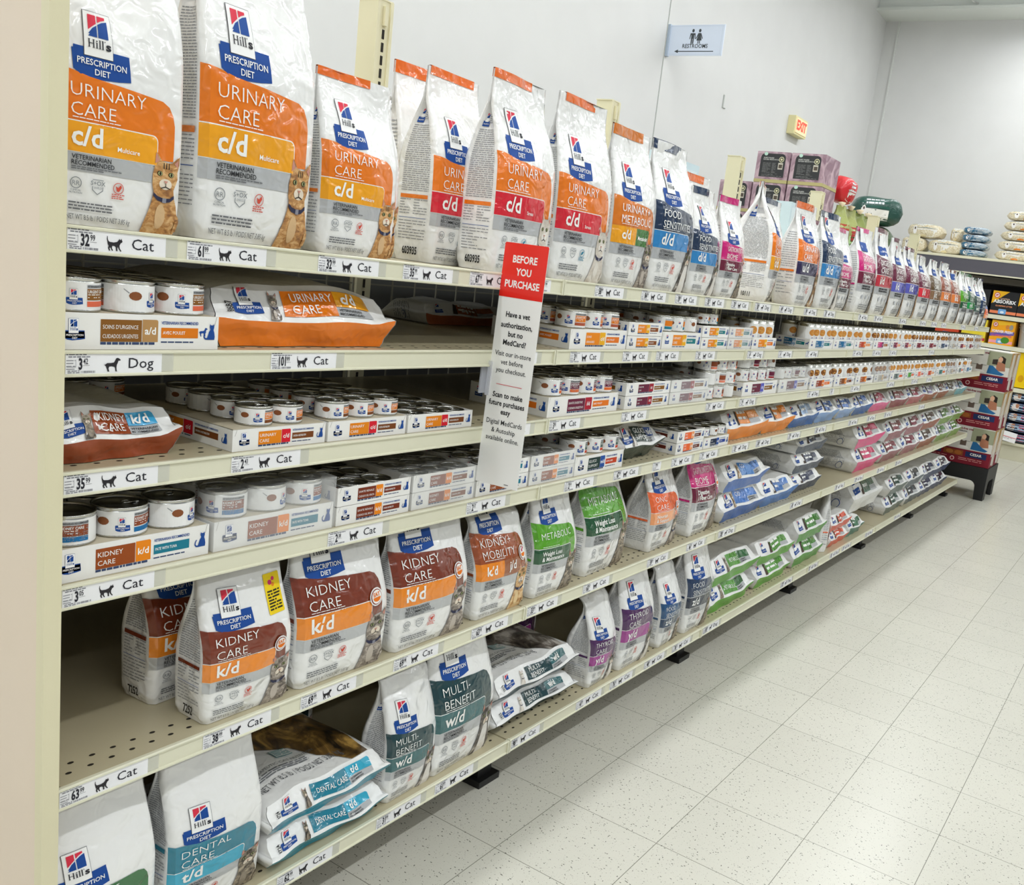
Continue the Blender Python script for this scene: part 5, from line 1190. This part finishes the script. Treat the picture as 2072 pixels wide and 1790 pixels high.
def packart(sx, sz, c1, c2, word=''):
    a = Art(); a.rect(sx * .16, sz * .36, sx * .84, sz * .62, ink(c1), 1, .03); a.rect(sx * .2, sz * .08, sx * .84, sz * .34, ink('F0EEE8'), 1, .03)
    a.poly(ell(sx * .5, sz * .14, sx * .09, sz * .08, 10), ink(c2), 2, .02); a.lines(sx * .3, sz * .42, sx * .7, sz * .55, sz * .12, sz * .06, ink('E8F0F4'), 2, 3, .03)
    a.poly(ell(sx * .26, sz * .3, sx * .05, sz * .1, 10), ink('F4F2EE'), 3, .02); a.poly(ell(sx * .26, sz * .34, sx * .02, sz * .03, 8), ink('5A4A40'), 4, .02)
    return a
zr = 1.791
pillow_pack('seed_bag', 6.05, 1.00, zr + .375, .24, .17, .19, soft('D2202A'), 'shiny red bag on top of the green bags behind the run', 3, packart(.20, .17, 'D8D8D8', 'D2202A'), rx=.2)
for n_, (x, c, c2, lb) in enumerate(((5.94, 'A9452F', 'C8E0B0', 'green and red seed bag, leftmost of four'), (6.16, 'B03A3A', 'B8DCA8', 'green and red seed bag, second of four'), (6.38, '6E8A3C', 'B8DCA8', 'olive seed bag with pale tie, third of four'), (6.60, '7A9A5A', '5AA8D8', 'green seed bag with blue label, fourth of four'))):
    b = MB(); G = bag_grid(.15, .35, .11, 300 + n_, 10, 14, 4, crumple=2, topw=.55); b.grid(G, soft('7E8A44' if n_ > 1 else '98A05A'), closeu=True)
    a = Art(); a.rect(.02, .09, .13, .17, ink(c), 1, .03); a.rect(.025, .02, .125, .12, ink(c2), 2, .03); a.lines(.03, .03, .12, .11, .02, .008, ink('3A5A30'), 3, 4, .03)
    a.apply(b, GridFn(G[:11], .15, .35), .001, ys=1.3); gl = np.concatenate([G[24:], G[:1]]); a2 = Art(); a2.rect(.01, .08, .1, .16, ink(c), 1, .03); a2.rect(.01, .02, .1, .1, ink(c2), 2, .03); a2.apply(b, GridFn(gl, .11, .35), .001, ys=1.3)
    o = link('seed_bag', b.mesh('seed_bag'), loc=(x, .93, zr), rot=(0, 0, -.7), label=lb, cat='bag', group='small seed bags behind the run')
    k = MB(); k.lathe([(.012, 0), (.03, .03), (.004, .035)], card('E8DAB8'), 9); link('tie', k.mesh('tie'), o, loc=(0, 0, .342))
pillow_pack('litter_bag', 6.93, .98, zr + .315, .42, .34, .22, soft('1E4A40'), 'large dark green bag lying on top behind the run', 8, packart(.34, .20, '23564A', 'C9B23A'), rot=-1.1)
pillow_pack('litter_bag', 6.96, 1.00, zr, .40, .30, .31, soft('54694A'), 'olive and white bag under the large dark green bag', 9, packart(.38, .18, 'E0E0DA', '3A5A40'), rot=-1.1)

# restrooms sign on the long wall
rs_ = MB(); RW = mat('sign_acrylic', 'DCE6F6', rough=.35, coat=.3); RE = mat('sign_edge', 'B8C6D6', rough=.4)
rs_.box(5.850, 2.02, 3.135, 5.858, 2.49, 3.355, RW)
a = Art(); gk = ink('4A4F52')
def person(x, dress):
    a.poly(ell(x, .178, .0105, .0125, 12), gk, 1, 9)
    if not dress:
        a.poly([(x - .021, .160), (x + .021, .160), (x + .026, .118), (x + .020, .118), (x + .015, .148), (x + .0125, .148), (x + .012, .085), (x + .002, .085), (x + .0015, .120), (x - .0015, .120), (x - .002, .085), (x - .012, .085), (x - .0125, .148), (x - .015, .148), (x - .020, .118), (x - .026, .118)], gk, 1, 9)
    else:
        a.poly([(x - .012, .161), (x + .012, .161), (x + .030, .122), (x + .025, .118), (x + .012, .143), (x + .022, .108), (x + .010, .108), (x + .010, .085), (x + .003, .085), (x + .003, .108), (x - .003, .108), (x - .003, .085), (x - .010, .085), (x - .010, .108), (x - .022, .108), (x - .012, .143), (x - .025, .118), (x - .030, .122)], gk, 1, 9)
person(.205, False); person(.262, True)
a.text('RESTROOMS', .235, .055, .028, gk, 1, .95, .016, 'c')
a.rect(.09, .028, .395, .034, gk, 1, 9); a.poly([(.062, .031), (.094, .044), (.094, .018)], gk, 1, 9)
for (x0, y0, x1, y1) in ((.0, .210, .46, .2112), (.0, .010, .46, .0112), (.449, .01, .4502, .21)): a.rect(x0, y0, x1, y1, RE, 1, 9)
a.apply(rs_, planefn((5.850, 2.487, 3.135), (0, -1, 0), (0, 0, 1)), .0006)
o = link('wall_sign', rs_.mesh('wall_sign'), label='pale blue RESTROOMS sign with two figures and arrow, projecting from the wall', cat='sign')
b = MB(); b.box(5.838, 2.478, 3.13, 5.870, 2.4995, 3.36, RE); link('bracket', b.mesh('bracket'), o)
# exit sign
b = MB(); em = mat('exit_case', 'E6DDA8', rough=.5); b.box(8.46, 2.42, 3.06, 8.80, 2.499, 3.235, em); b.box(8.48, 2.412, 3.078, 8.785, 2.42, 3.218, mat('exit_face', 'F0DCB0', rough=.4, emit=.25))
a = Art(); a.text('EXIT', .152, .035, .085, mat('exit_letters', 'F0503A', rough=.4, emit=.5), 1, 1.05, .05, 'c', .27); a.apply(b, planefn((8.48, 2.412, 3.078), (1, 0, 0), (0, 0, 1)), .0008)
link('exit_sign', b.mesh('exit_sign'), label='small cream box sign reading EXIT in red on the long wall', cat='sign')
b = MB(); b.box(6.94, 2.49, 2.99, 6.955, 2.4999, 3.09, SEAM); b.box(6.94, 2.49, 2.985, 7.0, 2.4999, 2.99, SEAM); link('trim_5', b.mesh('wall_hook'), kind='structure')

# ================================================================== end stand with stacked cases
b = MB()
def stand():
    # plastic pedestal with arched openings
    X0, X1, Y0, Y1, H = 7.41, 7.90, -.215, .40, .275
    def arch(w, n=14):
        P = [(0, 0), (.075, 0)]; 
        lg = .075; top = .155
        P = [(0, 0), (lg, 0), (lg + .008, top - .05)]
        for i in range(n // 2 + 1):
            t = math.pi - i / (n // 2) * math.pi / 2; P.append((lg + .058 + .05 * math.cos(t), top - .05 + .05 * math.sin(t)))
        for i in range(n // 2 + 1):
            t = math.pi / 2 - i / (n // 2) * math.pi / 2; P.append((w - lg - .058 + .05 * math.cos(t), top - .05 + .05 * math.sin(t)))
        P += [(w - lg - .008, top - .05), (w - lg, 0), (w, 0), (w, H), (0, H)]
        return P
    for x in (X0, X1 - .03):      # faces looking along the aisle
        P = arch(Y1 - Y0); n = len(P); V = [(x, Y1 - u, v) for u, v in P] + [(x + .03, Y1 - u, v) for u, v in P]
        b.add(V, [tuple(range(n))[::-1], tuple(range(n, 2 * n))] + [(i, (i + 1) % n, n + (i + 1) % n, n + i) for i in range(n)], BLACK)
    for y in (Y0, Y1 - .03):
        P = arch(X1 - X0 - .06); n = len(P); V = [(X0 + .03 + u, y, v) for u, v in P] + [(X0 + .03 + u, y + .03, v) for u, v in P]
        b.add(V, [tuple(range(n)), tuple(range(n, 2 * n))[::-1]] + [(i, (i + 1) % n, n + (i + 1) % n, n + i) for i in range(n)], BLACK)
    b.box(X0 + .03, Y0 + .03, H - .02, X1 - .03, Y1 - .03, H, BLACK)
stand(); link('display_stand', b.mesh('display_stand'), label='black plastic pedestal with arched legs under the maroon cases', cat='stand')
SK = ink('D9A98A')
def case(z, j, k):
    b = MB(); w = .21; dd = .225; hh = .322; MRNC = card('7E1B2C'); WC = card('DDDAD2'); BK = card('A8844E')
    b.box(0, 0, 0, dd, w * 2 + .19 if 0 else .60, hh, WC)
    wY = .60
    b.box(-.0005, -.0005, 0, dd + .0005, wY + .0005, hh * .38, MRNC)
    a = Art(); wt = ink('F2EEE8')
    # left face seen along the aisle: y runs from 0.6 (left) to 0 (right)
    a.rect(.02, hh * .20, .20, hh * .34, ink('2F4A6A'), 1, 9); a.rect(.22, hh * .20, .38, hh * .34, ink('8A4A22'), 1, 9); a.rect(.40, hh * .20, .57, hh * .34, ink('20305E'), 1, 9)
    a.poly(ell(.27, hh * .27, .03, .018, 12), ink('B8743A'), 2, 9); a.poly(ell(.34, hh * .27, .03, .018, 12), ink('A8602A'), 2, 9)
    a.text('CESAR', .485, hh * .25, .02, wt, 2, 1.1, .03, 'c', .12)
    a.poly(ell(.30, hh * .10, .018, .018, 14), ink('E8C9C4'), 1, 9); a.poly(ell(.30, hh * .10, .012, .012, 14), ink('9A2A38'), 2, 9)
    a.lines(.05, hh * .07, .26, hh * .14, .014, .005, ink('D89A94'), 1, 4, .05); a.lines(.35, hh * .07, .54, hh * .14, .014, .005, ink('D89A94'), 1, 5, .05)
    a.text('Enjoy a 7-day risk-free trial', .30, hh * .90, .016, ink('8A1E30'), 1, 1, .03, 'c', .3); a.text('100% satisfaction', .32, hh * .84, .012, ink('3A3A3A'), 1, 1, .02, 'c', .25)
    a.lines(.04, hh * .45, .2, hh * .6, .02, .005, ink('A8A49C'), 1, 8, .06)
    a.rect(.0, hh * .60, .42, hh * .61, ink('77736A'), 1, 9)
    a.rect(.42, hh * .62, .6, hh * .98, ink('9FA286'), 1, 9)
    # seated figure in blue jeans holding a small dog, second dog standing
    a.poly(ell(.52, hh * .80, .018, .022, 12), SK, 3, 9); a.poly([(.50, hh * .84), (.53, hh * .89), (.56, hh * .84), (.56, hh * .70), (.54, hh * .72)], ink('2A211C'), 2, 9)
    a.poly([(.49, hh * .74), (.56, hh * .72), (.57, hh * .52), (.50, hh * .5)], ink('B0765A'), 2, 9)
    a.poly([(.44, hh * .62), (.47, hh * .62), (.52, hh * .5), (.57, hh * .44), (.55, hh * .40), (.43, hh * .41)], ink('2A6A9E'), 3, 9); a.poly([(.46, hh * .78), (.5, hh * .8), (.5, hh * .66), (.46, hh * .66)], ink('3A322C'), 3, 9)
    a.poly([(.34, hh * .62), (.39, hh * .62), (.39, hh * .45), (.34, hh * .45)], ink('6A5A50'), 2, 9); a.poly(ell(.365, hh * .66, .02, .02, 10), ink('E0DCD4'), 3, 9); a.poly([(.32, hh * .42), (.42, hh * .42), (.4, hh * .48), (.34, hh * .48)], ink('EDEAE4'), 3, 9)
    a.apply(b, planefn((-.0006, .60, 0), (0, -1, 0), (0, 0, 1)), .0003)
    s = Art()
    s.rect(0, hh * .38, dd, hh, ink('B08A52'), 1, 9); s.poly([(.01, hh * .30), (.06, hh * .30), (.05, hh * .7), (.07, hh * .9), (.02, hh * .6)], ink('D8D4CC'), 2, 9); s.rect(.08, hh * .05, .14, hh * .95, ink('D8D4CC'), 2, 9); s.rect(.15, hh * .02, .2, hh * .98, ink('C8C4B4'), 3, 9)
    s.apply(b, planefn((0, -.0006, 0), (1, 0, 0), (0, 0, 1)), .0003)
    link('food_case', b.mesh('food_case'), loc=(7.425 + k * .232, -.205, z), label='maroon and white case with seated woman picture, %s level, %s column' % (['lowest', 'middle', 'top'][j], ['near', 'far'][k]), cat='case', group='cases stacked on the black pedestal')
for j in range(3):
    for k in range(2): case(.277 + j * .3235, j, k)

# ================================================================== far wall fixture
FX = 10.30
b = MB(); b.box(FX + .02, -3.0, .17, 10.98, 1.62, .20, BEIGE); b.box(FX + .05, -3.0, 0, FX + .09, 1.62, .17, card('CFCBB4')); b.box(10.90, -3.0, .20, 10.98, 1.62, 2.13, card('2A2A2C'))
o = link('wall_shelving', b.mesh('wall_shelving'), label='dark backed shelving unit along the far wall', cat='shelving')
for z in (1.24, 1.56, .80):
    s = MB(); s.box(FX + .03, -3.0, z - .02, 10.9, 1.62, z, BEIGE); s.box(FX, -3.0, z - .045, FX + .03, 1.62, z, LIPM); link('shelf', s.mesh('shelf'), o)
s = MB(); s.box(FX, -3.0, 2.13, 10.98, 1.62, 2.155, BEIGE); link('shelf', s.mesh('top_shelf'), o)
s = MB(); s.box(FX - .02, -3.0, 1.985, FX, 1.62, 2.125, card('5C5A62')); s.box(FX - .024, -3.0, 2.125, FX + .0, 1.62, 2.14, BEIGE); s.box(FX - .024, -3.0, 1.97, FX, 1.62, 1.985, BEIGE); s.box(FX + .25, -3, 1.9, 10.9, 1.62, 1.97, card('8A8478'))
a = Art(); a.text('C', .30, .05, .05, ink('F4F4F4'), 1, 1, .03); a.apply(s, planefn((FX - .02, .42, 1.985), (0, -1, 0), (0, 0, 1)), .001)
link('fascia', s.mesh('fascia'), o)
def litter_box(y, z, w, h, base, label, words, accent, wedge=None, big=.04, d=.3):
    b = MB(); b.box(0, 0, 0, d, w, h, card(base)); a = Art()
    if wedge: a.poly([(0, h), (w * .62, h), (0, h * .45)], ink(wedge), 1, 9)
    a.poly(ell(w * .17, h * .82, w * .11, w * .11, 16), ink('C23A4A'), 2, 9); a.poly(ell(w * .17, h * .82, w * .085, w * .085, 16), ink('F0D9D4'), 3, 9); a.poly([(w * .12, h * .78), (w * .22, h * .82), (w * .21, h * .86), (w * .13, h * .85)], ink('C23A4A'), 4, 9)
    for t, yy, hh_, c in words: a.text(t, w * .5, h * yy, hh_, ink(c), 4, 1.05, .03, 'c', w * .86)
    a.rect(0, h * .06, w, h * .18, ink(accent), 1, 9); a.rect(w * .32, h * .05, w * .62, h * .26, ink('6FA4D8'), 2, 9, r=(.01, .01, .01, .01)); a.poly(ell(w * .47, h * .13, w * .08, h * .05, 10), ink('DDE8F4'), 3, 9)
    a.apply(b, planefn((0, w, 0), (0, -1, 0), (0, 0, 1)), .0006)
    return link('litter_box', b.mesh('litter_box'), loc=(FX + .03, y, z + .001), label=label, cat='box', group='litter boxes on the far wall')
litter_box(.565, 1.56, .24, .26, '232325', 'black litter box with partly hidden word, left of the orange-banded one', [('SLIDE', .5, .034, 'E8E8E8'), ('PLATINUM', .66, .014, 'C8C8C8')], '3A3A3C', 'E8B020')
litter_box(.262, 1.56, .275, .26, '232325', 'black litter box reading ABSORBX with orange bands', [('ABSORBX', .5, .036, 'F2F2F2'), ('CONTROL', .66, .014, 'D8B8A0'), ('CLUMPING LITTER', .36, .014, 'E8976A')], 'E8845A', 'E8B020')
litter_box(-.02, 1.56, .275, .26, '232325', 'black litter box cut by the right edge of the photo', [('ABSORBX', .5, .036, 'F2F2F2'), ('CONTROL', .66, .014, 'D8B8A0')], 'E8845A', 'E8B020')
litter_box(.235, 1.24, .25, .265, 'F5A81C', 'yellow orange litter box with violet band reading FOREVER FRESH', [('FOREVER FRESH', .5, .026, 'F4F0FA'), ('CLUMPING LITTER', .34, .02, 'D05A8A')], 'F0A0A8', None)
bb = MB(); a = Art(); a.poly([(0, .12), (.25, .155), (.25, .118), (0, .085)], ink('6A5AA8'), 3, 9); a.poly(ell(.17, .055, .045, .036, 12), ink('4A8A2A'), 3, 9); a.poly([(.0, .255), (.0, .20), (.25, .235), (.25, .255)], ink('F7C22E'), 1, 9)
a.poly(ell(.21, .20, .022, .03, 10), ink('9A948A'), 4, 9); a.poly(ell(.17, .20, .02, .025, 10), ink('D8873A'), 4, 9)
a.apply(bb, planefn((FX + .03, .485, 1.241), (0, -1, 0), (0, 0, 1)), .0008)
link('printed_panel', bb.mesh('printed_panel'), bpy.data.objects['litter_box.003']).matrix_parent_inverse = Matrix.Translation((-FX - .03, -.235, -1.241))
litter_box(.53, 1.24, .26, .25, 'E8D23A', 'yellow and red litter box, multi-cat lettering, behind the shelf end', [('MULTI-CAT', .62, .034, 'F4F4F4'), ('STRENGTH', .8, .02, '222222')], 'C22A2A', 'F0E03A')
litter_box(.82, 1.24, .26, .25, 'C9482A', 'orange red litter box left of the yellow and red one', [('LITTER', .62, .034, 'F4F4F4')], 'E8A02A', 'F0B03A')
for n_, (y, c) in enumerate(((1.1, '2A3A6A'), (.8, 'E8A01C'), (.5, 'E89A1C'))):
    litter_box(y, .80, .26, .3, c, 'litter box glimpsed past the shelf ends, %s from left' % ORD[n_], [('LITTER', .6, .03, 'F4F4F4')], 'D8C23A', None)
# white pail with yellow label
b = MB(); pw = mat('pail_plastic', 'DCE2E8', rough=.4); b.lathe([(.0, 0), (.115, 0), (.135, .235), (.142, .237), (.142, .262), (.13, .268), (0, .27)], pw, 28)
a = Art(); a.rect(-.02, .12, .08, .18, ink('EED81E'), 1, .02); a.text('16', .0, .135, .03, ink('2A2A2A'), 2); a.poly([(-.06, 0.01), (-.02, .05), (.02, .03), (.06, .06), (.1, .01)], ink('2A2C30'), 1, .02)
a.apply(b, cylfn(.127, -math.pi * .93, .0), .006)
o = link('litter_pail', b.mesh('litter_pail'), loc=(FX + .19, .075, 1.241), label='white plastic pail with yellow label at the right edge', cat='pail')
h = MB(); h.tube([(-.137 * math.cos(t) * 1.0, .137 * math.sin(t) * 0 - .1 * math.cos(t) * 0 + .14 * math.sin(t), .22 - .1 * (1 - abs(math.sin(t)))) for t in np.linspace(-1.5, 1.5, 12)], .003, pw, 6); link('handle', h.mesh('handle'), o)
# lower right: yellow card and navy bags in a rack
b = MB(); b.box(0, 0, 0, .28, .26, .38, card('EFC90E')); a = Art(); a.poly(ell(.16, .10, .03, .04, 12), ink('D8A00A'), 1, 9); a.apply(b, planefn((0, .26, 0), (0, -1, 0), (0, 0, 1)), .0006)
link('litter_box', b.mesh('litter_box'), loc=(FX + .03, -.03, .81), label='plain bright yellow box at the right edge, far wall', cat='box')
NV = soft('1C2C4C')
for n_ in range(5):
    sx, sz = .36, .11
    a = Art(); a.rect(.05, .005, .31, .06, ink('A8C4DC'), 1, .02); a.poly(ell(.10, .035, .04, .028, 12), ink('E6DCD4'), 2, .012); a.poly(ell(.12, .045, .02, .015, 10), ink('B07A5A'), 3, .01); a.lines(.18, .01, .3, .05, .015, .006, ink('C8506A'), 2, n_, .03)
    pillow_pack('litter_bag', FX + .20, -.02 - .0 * n_, .201 + n_ * .112, .36, .36, .11, NV, 'navy bag with pale picture panel, %s from the bottom of the far rack' % ORD[n_], 20 + n_, a, rot=-math.pi / 2, group='navy bags stacked on the far wall')
b = MB(); b.box(0, 0, 0, .002, .22, .11, ink('F4F4F4')); a = Art(); a.rect(0, .05, .22, .056, ink('D8344A'), 1, 9); a.lines(.03, .02, .18, .04, .012, .004, ink('8A8A8A'), 1, 4, .04); a.apply(b, planefn((0, .22, 0), (0, -1, 0), (0, 0, 1)), .0006)
link('shelf_card', b.mesh('shelf_card'), loc=(FX - .03, -.02, .20), rot=(.12, 0, 0), label='white card with red line hanging at the far rack', cat='sign')
# stacks on top of the far fixture
HAY = mat('hay_pack', 'E0D4B4', rough=.35, coat=.4); marble(HAY, 'C9B88E', 'EFE6CE', 60)
ST = ['lowest', 'second', 'third', 'fourth', 'topmost']
for n_ in range(5):
    pillow_pack('bedding_pack', FX + .18, .40 - .012 * n_, 2.156 + n_ * .107, .46, .30, .104, HAY, 'straw-coloured pack with blue label, %s of the right-hand stack' % ST[n_], 40 + n_, packart(.46, .104, '2E6A8C', 'F08A2A'), rot=-math.pi / 2, group='straw packs stacked at the right', pn=5)
PBL = mat('blue_pack', '5F7F96', rough=.25, coat=.5); marble(PBL, '2E6A8C', 'B8C4CC', 10)
for n_ in range(4):
    pillow_pack('bedding_pack', FX + .20, .86, 2.156 + n_ * .082, .30, .34, .080, PBL, 'blue and silver pack, %s of the middle stack' % ST[n_], 50 + n_, packart(.30, .080, '2E5A8C', 'C8D8E4'), rot=-math.pi / 2, group='blue packs in the middle stack', pn=4)
for n_, (y, z, s_, lb) in enumerate(((1.16, 2.156, .42, 'straw bale right of the pair below'), (1.52, 2.156, .30, 'straw bale at lower left of the far shelf'), (1.42, 2.313, .42, 'straw bale lying on the two others'), (1.10, 2.313, .16, 'small straw bale behind the upper one'))):
    pillow_pack('bedding_pack', FX + (.2 if n_ < 3 else .4), y, z, s_, .32, .155, HAY, lb, 60 + n_, packart(s_, .155, '2E6A8C', 'E8D8A8'), rot=-math.pi / 2, pn=6)
